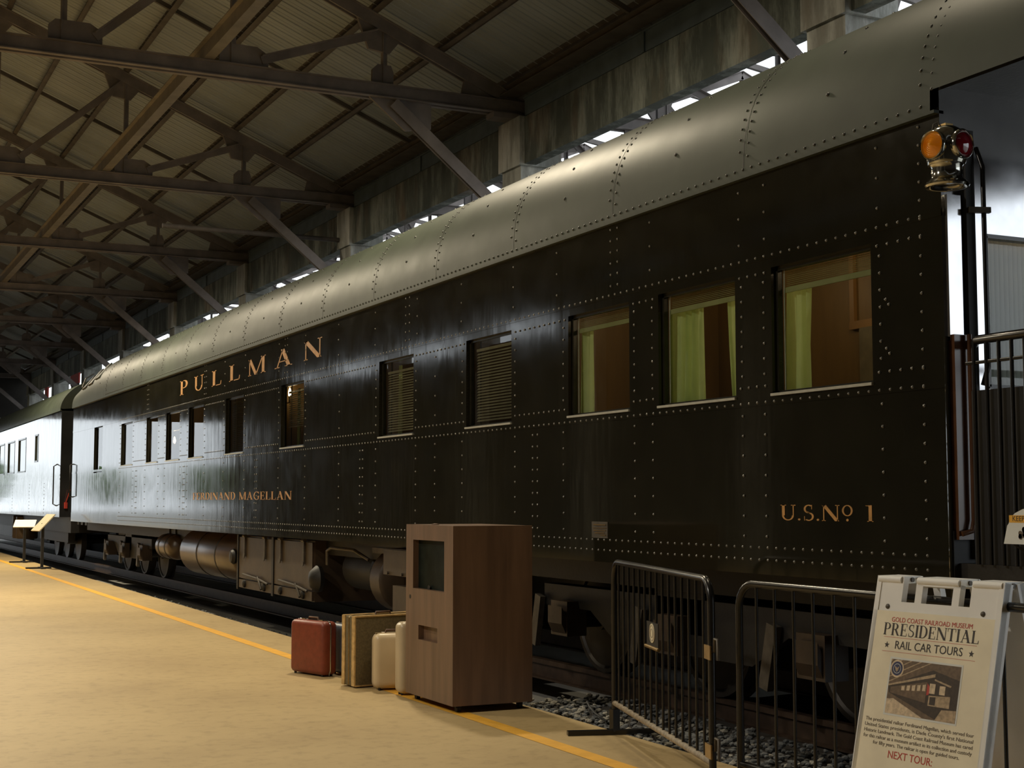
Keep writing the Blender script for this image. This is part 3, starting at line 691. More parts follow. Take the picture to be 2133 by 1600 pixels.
# rivets
def dome_geo(r, h):
    n = 8; v = []; f = []
    for k in range(n): a = 2 * math.pi * k / n; v.append((r * math.cos(a), r * math.sin(a), 0))
    for k in range(n): a = 2 * math.pi * k / n; v.append((r * 0.68 * math.cos(a), r * 0.68 * math.sin(a), h * 0.72))
    v.append((0, 0, h))
    for k in range(n):
        l = (k + 1) % n
        f.append((k, l, n + l, n + k)); f.append((n + k, n + l, 2 * n))
    return v, f
DV, DF = dome_geo(0.0095, 0.0065)
def put_dome(mb, p, nrm, k=1.0):
    nrm = Vector(nrm); a = Vector((0, 1, 0)); e1 = a.cross(nrm).normalized(); e2 = nrm.cross(e1)
    p = Vector(p)
    mb.add([p + e1 * (x * k) + e2 * (y * k) + nrm * (z * k) for x, y, z in DV], DF)
riv = []
def in_win(y, z, pad=0.02): return any(a - pad < y < b + pad and c - pad < z < d + pad for a, b, c, d in holes)
def row(z, y0, y1, sp=0.087, gap=0.0):
    n_ = int((y1 - y0) / sp)
    for i in range(n_ + 1):
        y = y0 + (y1 - y0) * i / max(1, n_)
        if gap and any(a - gap < y < b + gap for a, b in WIN): continue
        if not in_win(y, z): riv.append((y, z))
def colm(y, z0, z1, sp=0.118):
    n_ = max(1, int(round((z1 - z0) / sp)))
    for i in range(n_ + 1):
        z = z0 + (z1 - z0) * i / n_
        if not in_win(y, z): riv.append((y, z))
EY = 5.86
row(1.137, EY, 27.6); row(1.212, EY, 27.6)
row(2.105, EY, 27.6); row(3.012, EY, 27.6)
row(2.205, EY, 27.6, gap=0.045); row(2.908, EY, 27.6, gap=0.045)
colm(EY, 1.30, 3.5, 0.098)
for a, b in WIN[:-1]:
    colm(a - 0.075, 2.28, 2.85, 0.098); colm(b + 0.075, 2.28, 2.85, 0.098)
    colm(a - 0.075, 1.28, 2.03, 0.12); colm(b + 0.075, 1.28, 2.03, 0.12)
for ya in (10.34, 14.40, 18.39, 22.40, 26.0):
    colm(ya, 1.28, 2.03, 0.09); colm(ya + 0.085, 1.28, 2.03, 0.09)
for ya in (9.05, 13.1, 17.1, 21.1, 25.1):
    colm(ya, 3.08, 3.50, 0.085); colm(ya + 0.10, 3.08, 3.50, 0.085)
for ya in (6.2, 7.25, 7.52, 8.6, 10.0, 10.78, 11.85, 12.9, 14.05, 15.2, 16.38, 17.45, 19.0, 20.05):
    colm(ya, 3.12, 3.46, 0.17)
for ya in (15.16, 12.45): colm(ya, 1.28, 2.03, 0.12); colm(ya, 2.30, 2.85, 0.19)
for sg in (0.06, 0.16):
    riv.append((6.16 - sg * 0.25, 2.62 - sg * 0.3)); riv.append((6.16 - sg * 0.25, 2.35 - sg * 0.3))
riv = sorted(set(riv))
riv.sort(key=lambda q: q[0] ** 2 + (q[1] - 1.5) ** 2)
RX = XS - 0.0035
rme = bpy.data.meshes.new('rivet')
tmp = MB(); put_dome(tmp, (0, 0, 0), (-1, 0, 0)); rme.from_pydata([tuple(p) for p in tmp.v], [], tmp.f); rme.materials.append(M['rivet'])
rme.polygons.foreach_set('use_smooth', [True] * len(rme.polygons))
for (y, z) in riv[:300]:
    o = link('rivet', rme, car); o.location = (RX, y, z); o.matrix_parent_inverse = Matrix.Translation((XC, 19, 0)).inverted()
m = MB()
for (y, z) in riv[300:]: put_dome(m, (RX, y, z), (-1, 0, 0))
o = m.build('side_rivets', 'rivet', car, 60, recalc=False); o['kind'] = 'stuff'
m = MB()
y = CA + 0.1
while y < 29.0:
    put_dome(m, roof_pt(0.014, y), roof_nrm(0.014), 1.15); y += 0.09
for i, ys_ in enumerate(SEAMS):
    if ys_ > 29: continue
    for j in range(19):
        t = 0.06 + j * 0.062
        put_dome(m, roof_pt(t, ys_ - 0.045), roof_nrm(t), 1.1); put_dome(m, roof_pt(t + 0.03, ys_ + 0.045), roof_nrm(t + 0.03), 1.1)
    for yy in (0.83,):
        for t in (0.22, 0.50, 0.72, 0.98): put_dome(m, roof_pt(t, ys_ + yy + random.uniform(-.05, .05)), roof_nrm(t), 1.5)
o = m.build('roof_rivets', 'roofrivet', car, 60, recalc=False); o['kind'] = 'stuff'

# windows
def slats(mb, x, ya, yb, z0, z1, pitch, tilt=0.012, th=0.003):
    n_ = int((z1 - z0) / pitch)
    for i in range(n_):
        z = z0 + pitch * (i + 0.5)
        mb.add([(x, ya, z - tilt), (x, yb, z - tilt), (x + 0.016, yb, z + tilt), (x + 0.016, ya, z + tilt)], [(0, 1, 2, 3)])
def curtain(ya, yb, za, zb, x, waves, amp, tie=None):
    m = MB(); nu = waves * 10; nv = 10; vs = []
    for j in range(nv + 1):
        v = j / nv; z = za + (zb - za) * v
        for i in range(nu + 1):
            u = i / nu
            yy = ya + (yb - ya) * u
            if tie: yy = yb + (yy - yb) * (1 - tie * (1 - v) ** 1.3)
            ph = u * waves * 2 * math.pi + 0.5 * math.sin(u * 5 + v * 1.5)
            vs.append((x + amp * (0.6 + 0.4 * (1 - v)) * math.sin(ph) + 0.3 * amp * math.sin(2.3 * ph + 1), yy, z))
    m.add(vs, [(j * (nu + 1) + i, j * (nu + 1) + i + 1, (j + 1) * (nu + 1) + i + 1, (j + 1) * (nu + 1) + i) for j in range(nv) for i in range(nu)])
    return m
for i, (a, b) in enumerate(WIN):
    z0, z1 = (WZ0, WZ1) if i < 11 else (2.06, 3.0)
    m = MB()
    for (ya, yb, za, zb) in ((a, a + 0.022, z0, z1), (b - 0.022, b, z0, z1), (a, b, z0, z0 + 0.022), (a, b, z1 - 0.022, z1)):
        m.box(XS + 0.035, XS + 0.070, ya, yb, za, zb)
    wn = m.build('window', 'frame', car)
    m = MB(); m.add([(XS + 0.045, a + 0.02, z0 + 0.02), (XS + 0.045, b - 0.02, z0 + 0.02), (XS + 0.045, b - 0.02, z1 - 0.02), (XS + 0.045, a + 0.02, z1 - 0.02)], [(0, 3, 2, 1)]); m.build('pane', 'glass', wn, recalc=False)
    if i < 11:
        m = MB(); m.box(XS - 0.014, XS + 0.055, a - 0.002, b + 0.005, z0 - 0.010, z0 + 0.006); s_ = m.build('sill', 'sill', wn)
    if i < 3:
        m = MB(); m.box(XS + 0.074, XS + 0.080, b - 0.035, b - 0.026, z0 + 0.02, z1); m.build('sash_edge', 'sill', wn)
        zbt = (2.775, 2.795, 2.80)[i]
        m = MB(); slats(m, XS + 0.085, a + 0.01, b - 0.03, zbt + 0.03, z1, 0.0115, 0.004)
        m.build('blind', 'blind', wn)
        m = MB(); m.box(XS + 0.082, XS + 0.092, a + 0.01, b - 0.03, zbt, zbt + 0.032); m.build('blind_rail', 'blind', wn)
    if 3 <= i <= 6:
        top = (2.83, 2.80, 2.83, 2.86)[i - 3]
        m = MB(); slats(m, XS + 0.09, a + 0.01, b - 0.03, z0 + 0.05 if i != 5 else 2.40, top, 0.026, 0.009)
        m.box(XS + 0.088, XS + 0.11, a + 0.01, b - 0.03, top, top + 0.025)
        m.build('blind', 'blinddark', wn)
        m = MB(); m.box(XS + 0.12, XS + 0.13, b - 0.05, b - 0.04, z0 + 0.02, z1); m.build('sash_edge', 'frame', wn)
    if 7 <= i <= 10:
        m = MB(); m.box(XS + 0.10, XS + 0.115, a, b, 2.64, 2.665); m.build('sash_bar', 'frame', wn)
    if i == 0: curtain(7.24, 6.98, 2.12, 2.80, XS + 0.14, 3, 0.034).build('curtain', 'curtain', wn, 80)
    if i == 1:
        curtain(8.58, 8.13, 2.12, 2.82, XS + 0.14, 5, 0.036).build('curtain', 'curtain', wn, 80)
        curtain(7.88, 7.75, 2.12, 2.84, XS + 0.14, 2, 0.022, tie=0.75).build('curtain', 'curtain', wn, 80)
    if i == 2: curtain(9.88, 9.65, 2.12, 2.82, XS + 0.14, 2, 0.034).build('curtain', 'curtain', wn, 80)
    if i in (4, 5):
        curtain(b - 0.10 + 0.1, b - 0.20 + 0.1, 2.12, 2.9, XS + 0.22, 2, 0.015).build('curtain', 'curtain', wn, 80)
# interior
m = MB()
m.box(7.05, 7.10, CA, CB, 1.2, 3.5)
for y in (10.33, 12.4, 15.2, 18.25, 20.6, 26.0): m.box(XS + 0.22, 7.05, y, y + 0.04, 1.25, 3.45)
m.build('interior_wall', 'wood', car)
m = MB(); m.box(XS + 0.02, 8.28, CA + 0.03, CB - 0.03, 1.16, 1.20); m.build('interior_floor', 'upholstery', car)
m = MB(); m.box(XS + 0.02, 8.28, CA + 0.03, CB - 0.03, 3.46, 3.49); m.build('interior_ceiling', 'ceilcar', car)
m = MB()
for y in (8.50, 9.6): m.box(7.02, 7.05, y, y + 0.05, 2.80, 3.4)
m.box(7.015, 7.05, 6.0, 8.55, 2.78, 2.84); m.box(7.02, 7.05, 6.0, 10.3, 3.36, 3.42)
m.build('interior_trim', 'woodlight', car)
m = MB(); m.box(7.00, 7.05, 7.62, 8.42, 2.25, 2.78); m.build('bookcase', 'blinddark', car)
for k_, (x, y) in enumerate(((6.3, 8.25), (6.2, 6.95))):
    t = thing('armchair', ('round backed brown armchair behind the car window with two curtains' if k_ == 0 else 'round backed brown armchair behind the car window nearest the open end platform'), 'armchair', (x, y, 1.2))
    m = MB(); m.lathe([(0.30, 0.08), (0.33, 0.2), (0.33, 0.38), (0.28, 0.44), (0.0, 0.45)], (x, y, 1.2), n=20); m.build('seat', 'upholstery', t, 50)
    m = MB()
    arcp = [(x + 0.36 * math.cos(a_), y - 0.05 + 0.36 * math.sin(a_)) for a_ in [math.radians(-30 - 120 + 240 * q / 14) for q in range(15)]]
    m.tube([(p_[0], p_[1], 1.2 + 0.62) for p_ in arcp], 0.07, 8); m.build('armrest', 'upholstery', t, 50)
    m = MB(); m.tube([(x + 0.34 * math.cos(a_), y + 0.34 * math.sin(a_), 1.98 + 0.10 * math.sin((a_ + 0.9) / 1.8 * math.pi)) for a_ in [-0.9 + 1.8 * q / 10 for q in range(11)]], 0.10, 10)
    m.tube([(x + 0.34 * math.cos(a_), y + 0.34 * math.sin(a_), 1.84) for a_ in [-0.9 + 1.8 * q / 10 for q in range(11)]], 0.10, 10); m.build('backrest', 'upholstery', t, 50)
    for dx, dy in ((-.2, -.2), (.2, -.2), (-.2, .2), (.2, .2)):
        m = MB(); m.cyl((x + dx, y + dy, 1.2), (x + dx, y + dy, 1.29), 0.025, 8); m.build('leg', 'wood', t)
def lounge_light(p, power, size=0.12, col=(1.0, 0.72, 0.42)):
    L = bpy.data.lights.new('car_lamp_light', 'POINT'); L.energy = power; L.color = col; L.shadow_soft_size = size
    o = bpy.data.objects.new('car_lamp_light', L); COL.objects.link(o); o.location = p
for (p, pw) in (((6.35, 7.55, 3.25), 9.0), ((6.1, 9.2, 3.25), 5.0)):
    m = MB(); m.lathe([(0.02, 0.12), (0.10, 0.10), (0.13, 0.04), (0.02, -0.0)], (p[0], p[1], p[2] + 0.05), n=16); m.build('assumed_ceiling_lamp', 'ceilcar', car, 40)
    lounge_light(p, pw)
for (p, lab) in (((5.62, 18.03, 2.90), 0), ((5.62, 24.5, 2.52), 1)):
    m = MB(); m.lathe([(0.004, -0.05), (0.016, -0.04), (0.02, 0.0), (0.012, 0.04), (0.002, 0.065)], p, n=12); sb = m.build('candle_bulb', 'bulb', car, 40)
    m = MB(); m.cyl((p[0], p[1], p[2] - 0.14), (p[0], p[1], p[2] - 0.05), 0.014, 8); m.beam((p[0], p[1], p[2] - 0.13), (p[0], p[1] + (0.2 if lab == 0 else 0.1), p[2] - 0.13), 0.015, 0.015); m.build('sconce_arm', 'brass', sb)
    lounge_light((p[0] + 0.05, p[1] - 0.05, p[2]), 0.8, 0.03)
for (p, pw) in (((6.3, 13.7, 3.2), 2.2), ((6.2, 11.3, 3.2), 0.8), ((6.2, 19.5, 3.2), 1.6), ((6.4, 22.4, 3.2), 2.5), ((6.4, 25.0, 3.2), 2.0), ((6.2, 6.0, 3.25), 3.0)):  # unseen lamps added to brighten the compartments and the end curtain
    m = MB(); m.lathe([(0.02, 0.12), (0.10, 0.10), (0.13, 0.04), (0.02, -0.0)], (p[0], p[1], p[2] + 0.09), n=16); m.build('assumed_ceiling_lamp', 'ceilcar', car, 40)
    lounge_light(p, pw)
# lettering
def side_letters(text, ystart, ylen, zb, h, name_label):
    gl = [glyph(c)[1] for c in text]
    k = ylen / (sum(gl) + 0.08 * (len(gl) - 1)); x = 0
    for ch_, w_ in zip(text, gl):
        if ch_ != ' ':
            m = MB(); x0 = x
            lettering(m, ch_, lambda a, b: (XS - 0.0008, ystart - x0 * k - a, zb + b), h, 0, w_ * k, (-0.0018, 0, 0))
            o = m.build('lettering', 'gold', car, recalc=False); o['label'] = name_label
        x += w_ + 0.08
for ch, ya, wd in (('P', 22.79, 0.54), ('U', 21.85, 0.58), ('L', 20.80, 0.56), ('L', 19.84, 0.58), ('M', 18.87, 0.82), ('A', 17.66, 0.74), ('N', 16.47, 0.70)):
    side_letters(ch, ya, wd, 3.16, 0.225, 'large gold serif letter on the letterboard')
side_letters('FERDINAND MAGELLAN', 21.82, 4.95, 1.512, 0.105, 'small gold serif name on the lower side')
side_letters('U.S.No 1', 7.125, 0.85, 1.383, 0.092, 'gold serif number at the car end')
# builder's plate
m = MB(); m.box(XS - 0.006, XS, 9.213, 9.449, 1.225, 1.345); pl = m.build('builders_plate', 'iron', car)
m = MB()
for k_, (ya, yb, z) in enumerate(((9.24, 9.42, 1.322), (9.23, 9.43, 1.298), (9.24, 9.42, 1.28), (9.26, 9.40, 1.262), (9.24, 9.32, 1.246))): m.box(XS - 0.009, XS - 0.005, ya, yb, z - (0.004 if k_ != 1 else 0.002), z + (0.004 if k_ != 1 else 0.002))
m.build('raised_text', 'brass', pl)

# end bulkhead, glossy, facing the open platform
ew = (5.60, 6.45, 2.10, 2.905)
m = MB(); fnb = lambda u, v, d: (u, CA + d, v)
panel_holes(m, XS, 8.30, 1.05, 3.75, [ew], fnb, 0.08)
m.build('end_bulkhead', 'endmetal', car)
m = MB(); m.add([(ew[0], CA + 0.055, ew[2]), (ew[1], CA + 0.055, ew[2]), (ew[1], CA + 0.055, ew[3]), (ew[0], CA + 0.055, ew[3])], [(0, 1, 2, 3)]); wn = m.build('end_window', 'glass', car, recalc=False)
m = MB()
for (xa, xb, za, zb) in ((ew[0] - 0.012, ew[0] + 0.012, ew[2], ew[3]), (ew[1] - 0.012, ew[1] + 0.012, ew[2], ew[3]), (ew[0], ew[1], ew[3] - 0.01, ew[3] + 0.012), (ew[0], ew[1], ew[2] - 0.012, ew[2] + 0.012)): m.box(xa, xb, CA - 0.006, CA + 0.05, za, zb)
m.build('window_frame', 'frame', wn)
m = MB()
for q in range(24):
    xa = ew[0] + 0.02 + q * 0.034
    m.cyl((xa, CA + 0.16, 2.05), (xa, CA + 0.16, 2.92), 0.019, 6)
m.build('end_curtain', 'white', car, 60)  # white stands in for sky reflected in the end window
m = MB()
for xx in (5.58, 5.70, 5.82, 5.94, 6.06, 6.18, 6.30): put_dome(m, (xx, CA, 2.975), (0, -1, 0), 1.2)
o = m.build('bulkhead_rivets', 'rivet', car, 60); o['kind'] = 'stuff'
m = MB(); m.box(XS + 0.012, XS + 0.105, CA - 0.03, CA, 2.33, 3.10); m.build('corner_post', 'endmetal', car)
m = MB(); m.box(XS + 0.02, XS + 0.12, CA - 0.05, CA, 1.30, 2.36); m.build('lower_corner_post', 'floorbrown', car)  # the post's brown carries the reflection of the floor
m = MB(); m.box(XS + 0.004, 5.75, CA - 0.028, CA - 0.002, 1.06, 1.345); m.build('reflection_cover_plate', 'blackmat', car)  # black plate added to cover a bright reflection low on the bulkhead
m = MB(); m.box(XS + 0.125, XS + 0.185, CA - 0.05, CA, 1.2, 3.45); m.build('door_stop', 'blackmat', car)
m = MB(); m.tube([(XS + 0.20, CA - 0.05, 3.36), (XS + 0.205, CA - 0.09, 3.25), (XS + 0.21, CA - 0.09, 2.2), (XS + 0.20, CA - 0.06, 2.1)], 0.013, 10); m.build('grab_rail', 'black', car, 40)
m = MB(); m.beam((XS + 0.13, CA - 0.06, 3.02), (XS + 0.24, CA - 0.10, 3.02), 0.03, 0.03); m.build('rail_clamp', 'iron', car)
m = MB(); m.tube([(XS + 0.10, CA - 0.075, 2.36), (XS + 0.10, CA - 0.075, 1.40), (XS + 0.085, CA - 0.075, 1.345), (XS + 0.03, CA - 0.06, 1.33)], 0.014, 10); m.build('air_pipe', 'floorbrown', car, 40)
m = MB(); m.tube([(XS + 0.0, CA - 0.012, 2.35), (XS + 0.0, CA - 0.012, 1.10)], 0.012, 8); m.build('edge_moulding', 'car', car, 40)
# open platform: floor, railing, panel
m = MB(); m.box(XS + 0.04, 8.25, 4.55, CA, 1.06, 1.18); m.box(XS + 0.10, 8.2, 4.62, CA, 0.75, 1.06); m.build('platform_deck', 'under', car)
m = MB(); m.tube([(XS + 0.14, CA - 0.06, 2.31), (XS + 0.03, CA - 0.20, 2.315), (XS + 0.02, 4.66, 2.315), (XS + 0.10, 4.60, 2.315), (8.1, 4.60, 2.315)], 0.024, 10); m.build('platform_railing', 'black', car, 40)
m = MB(); m.tube([(XS + 0.03, CA - 0.12, 2.20), (XS + 0.02, 4.62, 2.20), (8.1, 4.60, 2.20)], 0.009, 8); m.build('railing_bar', 'black', car, 40)
y = CA - 0.18
while y > 4.6:
    m = MB(); m.cyl((XS + 0.025, y, 1.18), (XS + 0.025, y, 2.31), 0.010, 8); m.build('railing_bar', 'black', car, 40); y -= 0.085
m = MB(); m.box(XS + 0.05, XS + 0.06, 4.64, CA - 0.13, 1.18, 2.06); m.build('dark_reflection_panel', 'blackmat', car)  # black sheet stands in for the bulkhead's dark lower reflection
# far end: vents on the roof
for (ya, t0, t1) in ((30.0, 0.35, 0.75), (30.7, 0.30, 0.70), (31.4, 0.30, 0.65)):
    m = MB(); q = [roof_pt(t0, ya, 0.004), roof_pt(t0, ya + 0.45, 0.004), roof_pt(t1, ya + 0.45, 0.004), roof_pt(t1, ya, 0.004)]
    m.prism(q, roof_nrm((t0 + t1) / 2) * 0.03); m.build('roof_hatch', ('carroof' if ya < 30.5 else 'under'), car)
m = MB(); m.tube([roof_pt(0.3, 31.6, 0.06), roof_pt(0.55, 31.75, 0.10), roof_pt(0.8, 32.0, 0.10)], 0.014, 8); m.build('roof_step', 'iron', car)
for k_, (ya) in enumerate((32.75,)):
    m = MB(); m.tube([(XS - 0.0, ya, 2.30), (XS - 0.07, ya, 2.28), (XS - 0.07, ya, 1.6), (XS - 0.0, ya, 1.58)], 0.014, 8); m.build('grab_rail', 'black', car, 40)
# diaphragm between the cars
m = MB()
for q in range(6): m.box(5.75 - 0.06 * (q % 2), 7.85 + 0.06 * (q % 2), CB + 0.02 + q * 0.26, CB + 0.26 + q * 0.26, 0.95, 4.02)
m.build('gangway_bellows', 'under', car)

# underframe and equipment
m = MB(); m.box(5.62, 8.0, CA + 0.1, CB - 0.2, 0.86, 1.10); m.box(6.3, 7.3, CA + 0.1, CB - 0.2, 0.60, 0.9); m.build('underframe', 'under', car)
for (ya, yb, r, cz, nm) in ((23.95, 25.0, 0.21, 0.73, 'small_air_tank'), (19.9, 23.2, 0.36, 0.70, 'water_tank')):
    cx = 5.42 + r
    m = MB(); m.lathe([(0.02, -0.05), (r * 0.6, -0.03), (r * 0.93, 0.02), (r, 0.08), (r, yb - ya - 0.08), (r * 0.93, yb - ya - 0.02), (r * 0.6, yb - ya + 0.03), (0.02, yb - ya + 0.05)], (cx, ya, cz), axis=(0, 1, 0), n=32)
    tk = m.build(nm, 'tank', car, 50)
    for y in ([ya + 0.28, yb - 0.3] if r < 0.3 else [ya + 1.05, ya + 2.15]):
        m = MB(); m.lathe([(r, -0.025), (r + 0.007, -0.02), (r + 0.007, 0.02), (r, 0.025)], (cx, y, cz), axis=(0, 1, 0), n=32); m.build('tank_band', 'under', tk, 30)
    for y in (ya + 0.3, yb - 0.3):
        m = MB(); m.beam((cx, y, cz + r * 0.8), (cx, y, 1.1), 0.06, 0.06); m.build('tank_hanger', 'under', tk)
m = MB(); m.box(5.48, 6.25, 16.5, 19.78, 0.30, 1.02); bb = m.build('battery_box', 'underbrown', car)
for (ya, yb) in ((16.52, 18.06), (18.16, 19.72)):
    m = MB(); m.box(5.452, 5.48, ya, yb, 0.44, 1.0); d_ = m.build('battery_box_door', 'underbrown', car)
    for y in (ya + 0.30, yb - 0.30):
        m = MB(); m.box(5.43, 5.455, y - 0.035, y + 0.035, 0.74, 1.03); m.cyl((5.44, y - 0.05, 1.02), (5.44, y + 0.05, 1.02), 0.025, 8); m.cyl((5.435, y, 0.74), (5.425, y, 0.74), 0.03, 8); m.build('strap_hinge', 'iron', d_)
    m = MB(); m.tube([(5.43, ya + 0.12, 0.42), (5.42, ya + 0.55, 0.47), (5.42, yb - 0.30, 0.50)], 0.014, 8); m.tube([(5.42, ya + 0.55, 0.49), (5.41, ya + 0.40, 0.40), (5.41, ya + 0.34, 0.34)], 0.016, 8); m.build('latch_bar', 'iron', d_, 40)
    m = MB(); m.box(5.45, 5.478, ya, yb, 0.31, 0.42); m.build('lower_board', 'underbrown', bb)
    for yq in (ya + 0.32, yb - 0.3):
        m = MB(); m.lathe([(0.055, 0), (0.05, 0.02), (0.02, 0.035)], (5.45, yq, 0.37), axis=(-1, 0, 0), n=12); m.build('latch_knob', 'under', bb, 40)
m = MB(); m.box(5.44, 5.50, 18.07, 18.15, 0.28, 1.03); m.build('center_post', 'under', bb)
m = MB(); m.box(5.44, 5.50, 19.74, 19.80, 0.28, 1.03); m.lathe([(0.10, 0), (0.11, 0.03), (0.08, 0.07), (0.01, 0.08)], (5.46, 19.95, 0.72), axis=(-1, 0, 0), n=16); m.build('side_casting', 'under', bb, 40)
m = MB(); m.lathe([(0.15, 0), (0.16, 0.05), (0.10, 0.12), (0.02, 0.14)], (5.50, 16.35, 0.58), axis=(-1, 0, 0), n=18); m.build('round_casting', 'under', car, 40)
m = MB(); m.tube([(5.48, 16.05, 0.76), (5.46, 16.0, 0.92), (5.46, 15.85, 0.96), (5.5, 15.2, 0.95), (5.6, 15.0, 0.85)], 0.02, 8); m.build('brake_pipe', 'iron', car, 40)
m = MB(); m.lathe([(0.02, -0.04), (0.20, -0.03), (0.24, 0), (0.24, 0.9), (0.20, 0.95), (0.02, 0.97)], (5.85, 15.0, 0.72), axis=(0, 1, 0), n=24); m.build('brake_cylinder', 'under', car, 40)
m = MB(); m.lathe([(0.30, 0), (0.34, 0.03), (0.34, 0.30), (0.30, 0.34), (0.02, 0.36)], (5.8, 14.3, 0.66), axis=(0, 1, 0), n=28); m.build('fan_housing', 'underbrown', car, 40)
m = MB(); m.box(5.42, 5.95, 12.7, 14.09, 0.74, 1.01); e1_ = m.build('equipment_box', 'underbrown', car)
m = MB(); m.box(5.405, 5.42, 12.7, 14.09, 0.985, 1.0); m.cyl((5.40, 13.95, 0.76), (5.42, 13.95, 0.76), 0.016, 8); m.cyl((5.40, 13.55, 0.76), (5.42, 13.55, 0.76), 0.016, 8); m.build('box_lip', 'iron', e1_)
m = MB(); m.box(5.42, 5.9, 12.5, 13.82, 0.32, 0.64); e2_ = m.build('equipment_box', 'underbrown', car)
m = MB(); m.box(5.41, 5.42, 12.5, 13.82, 0.335, 0.345); m.build('box_lip', 'iron', e2_)
for y in (13.0, 13.55):
    m = MB(); m.box(5.55, 5.8, y, y + 0.17, 0.6, 0.8); m.build('box_hanger', 'under', car)
m = MB(); m.box(5.60, 5.85, 14.1, 14.9, 0.93, 0.99); m.build('cross_bearer', 'iron', car)
def bogie(yc):
    m = MB(); m.box(5.70, 5.86, yc - 2.1, yc + 2.1, 0.62, 0.80); m.box(7.74, 7.90, yc - 2.1, yc + 2.1, 0.62, 0.80)
    m.box(5.70, 7.90, yc - 0.3, yc + 0.3, 0.55, 0.85); m.box(5.9, 7.7, yc - 2.15, yc - 2.05, 0.6, 0.75); m.box(5.9, 7.7, yc + 2.05, yc + 2.15, 0.6, 0.75)
    m.prism([(5.70, yc - 1.3, 0.62), (5.70, yc - 0.9, 0.40), (5.70, yc + 0.9, 0.40), (5.70, yc + 1.3, 0.62)], (0.05, 0, 0))
    bg = m.build('bogie', 'under', car)
    for dy in (-1.65, 0, 1.65):
        m = MB()
        for x, s_ in ((6.08, 1), (7.515, -1)):
            m.lathe([(0.10, -0.10), (0.10, -0.07), (0.16, -0.06), (0.40, -0.045), (0.42, -0.06), (0.455, -0.06), (0.455, 0.055), (0.49, 0.06), (0.49, 0.075), (0.1, 0.075)], (x, yc + dy, 0.53), axis=(s_, 0, 0), n=36)
        m.cyl((5.75, yc + dy, 0.53), (7.85, yc + dy, 0.53), 0.075, 14)
        m.build('wheelset', 'wheel', bg, 30)
        m = MB(); m.box(5.60, 5.78, yc + dy - 0.14, yc + dy + 0.14, 0.40, 0.68); m.prism([(5.60, yc + dy - 0.12, 0.42), (5.60, yc + dy + 0.12, 0.42), (5.56, yc + dy + 0.12, 0.50), (5.56, yc + dy - 0.12, 0.50)], (0, 0, 0.14)); m.build('journal_box', 'underbrown', bg)
        m = MB(); m.beam((5.66, yc + dy + 0.45, 0.70), (5.66, yc + dy + 0.55, 0.28), 0.05, 0.10); m.build('brake_hanger', 'iron', bg)
bogie(8.9); bogie(28.6)

# ================================================================== SECOND CAR
C2A, C2B = 34.55, 71.0
car2 = thing('railcar', 'bright glossy passenger car coupled beyond the dark olive car', 'railcar', (XC, 48, 0))
W2 = [(38.16, 38.75, 2.48, 3.19)] + [(40.42 + 2.3 * i, 41.97 + 2.3 * i, 2.26, 3.19) for i in range(11)]
m = MB(); panel_holes(m, C2A, C2B, 1.12, 3.62, W2, sidefn, 0.05); m.build('side_wall', 'car2', car2)
m = MB(); m.add([(8.3, C2A, 1.12), (8.3, C2B, 1.12), (8.3, C2B, 3.62), (8.3, C2A, 3.62)], [(0, 1, 2, 3)]); m.add([(XS, C2A, 1.12), (8.3, C2A, 1.12), (8.3, C2A, 3.9), (XS, C2A, 3.62)], [(0, 1, 2, 3)]); m.build('far_side_wall', 'car2', car2)
n = len(ths); m = MB(); vs = []
ys2 = [C2A, C2A + 1, 40, 46, 54, 62, C2B]
for y in ys2:
    for t in ths: vs.append((XC - 1.535 * math.cos(t), y, 3.58 + 0.89 * math.sin(t)))
m.add(vs, [(j * n + i, j * n + i + 1, (j + 1) * n + i + 1, (j + 1) * n + i) for j in range(len(ys2) - 1) for i in range(n - 1)])
m.add(vs[:n], [tuple(range(n))]); m.build('roof', 'carroof', car2, 50)
m = MB(); m.box(XS - 0.02, XS + 0.02, C2A, C2B, 3.60, 3.63); m.build('drip_rail', 'carroof', car2)
for z in (1.99, 2.08):
    m = MB(); m.box(XS - 0.006, XS + 0.002, C2A, C2B, z, z + 0.02); m.build('belt_rail', 'car2', car2)
for (a, b, z0, z1) in W2:
    m = MB()
    for (ya, yb, za, zb) in ((a, a + 0.05, z0, z1), (b - 0.05, b, z0, z1), (a, b, z0, z0 + 0.04), (a, b, z1 - 0.04, z1)): m.box(XS - 0.006, XS + 0.05, ya, yb, za, zb)
    wn = m.build('window', 'frame', car2)
    m = MB(); m.box(XS + 0.025, XS + 0.03, a, b, z0, z1); m.build('pane', 'glasscar', wn)
m = MB()
for yq in (37.0, 39.6, 43.0, 47, 52):
    z = 1.2
    while z < 1.95: put_dome(m, (XS, yq, z), (-1, 0, 0), 1.2); z += 0.09
o = m.build('side_rivets', 'rivet', car2, 60); o['kind'] = 'stuff'
m = MB(); m.box(5.6, 8.0, C2A + 0.2, C2B, 0.75, 1.14); m.build('underframe', 'under', car2)
for ya in (44.0, 43.2):
    m = MB(); m.lathe([(0.28, 0), (0.30, 0.03), (0.30, 0.62), (0.26, 0.66)], (5.75, ya, 0.42), n=20); m.build('upright_tank', 'tank', car2, 40)
for dy in (0, 1.65, 3.3):
    m = MB(); m.cyl((5.75, 36.2 + dy, 0.53), (7.85, 36.2 + dy, 0.53), 0.075, 14)
    for x, s_ in ((6.08, 1), (7.515, -1)): m.lathe([(0.10, -0.1), (0.42, -0.05), (0.455, -0.06), (0.455, 0.06), (0.1, 0.07)], (x, 36.2 + dy, 0.53), axis=(s_, 0, 0), n=28)
    m.build('wheelset', 'wheel', car2, 30)
m = MB(); m.box(5.68, 5.84, 35.6, 40.2, 0.5, 0.75); m.build('bogie_frame', 'under', car2)
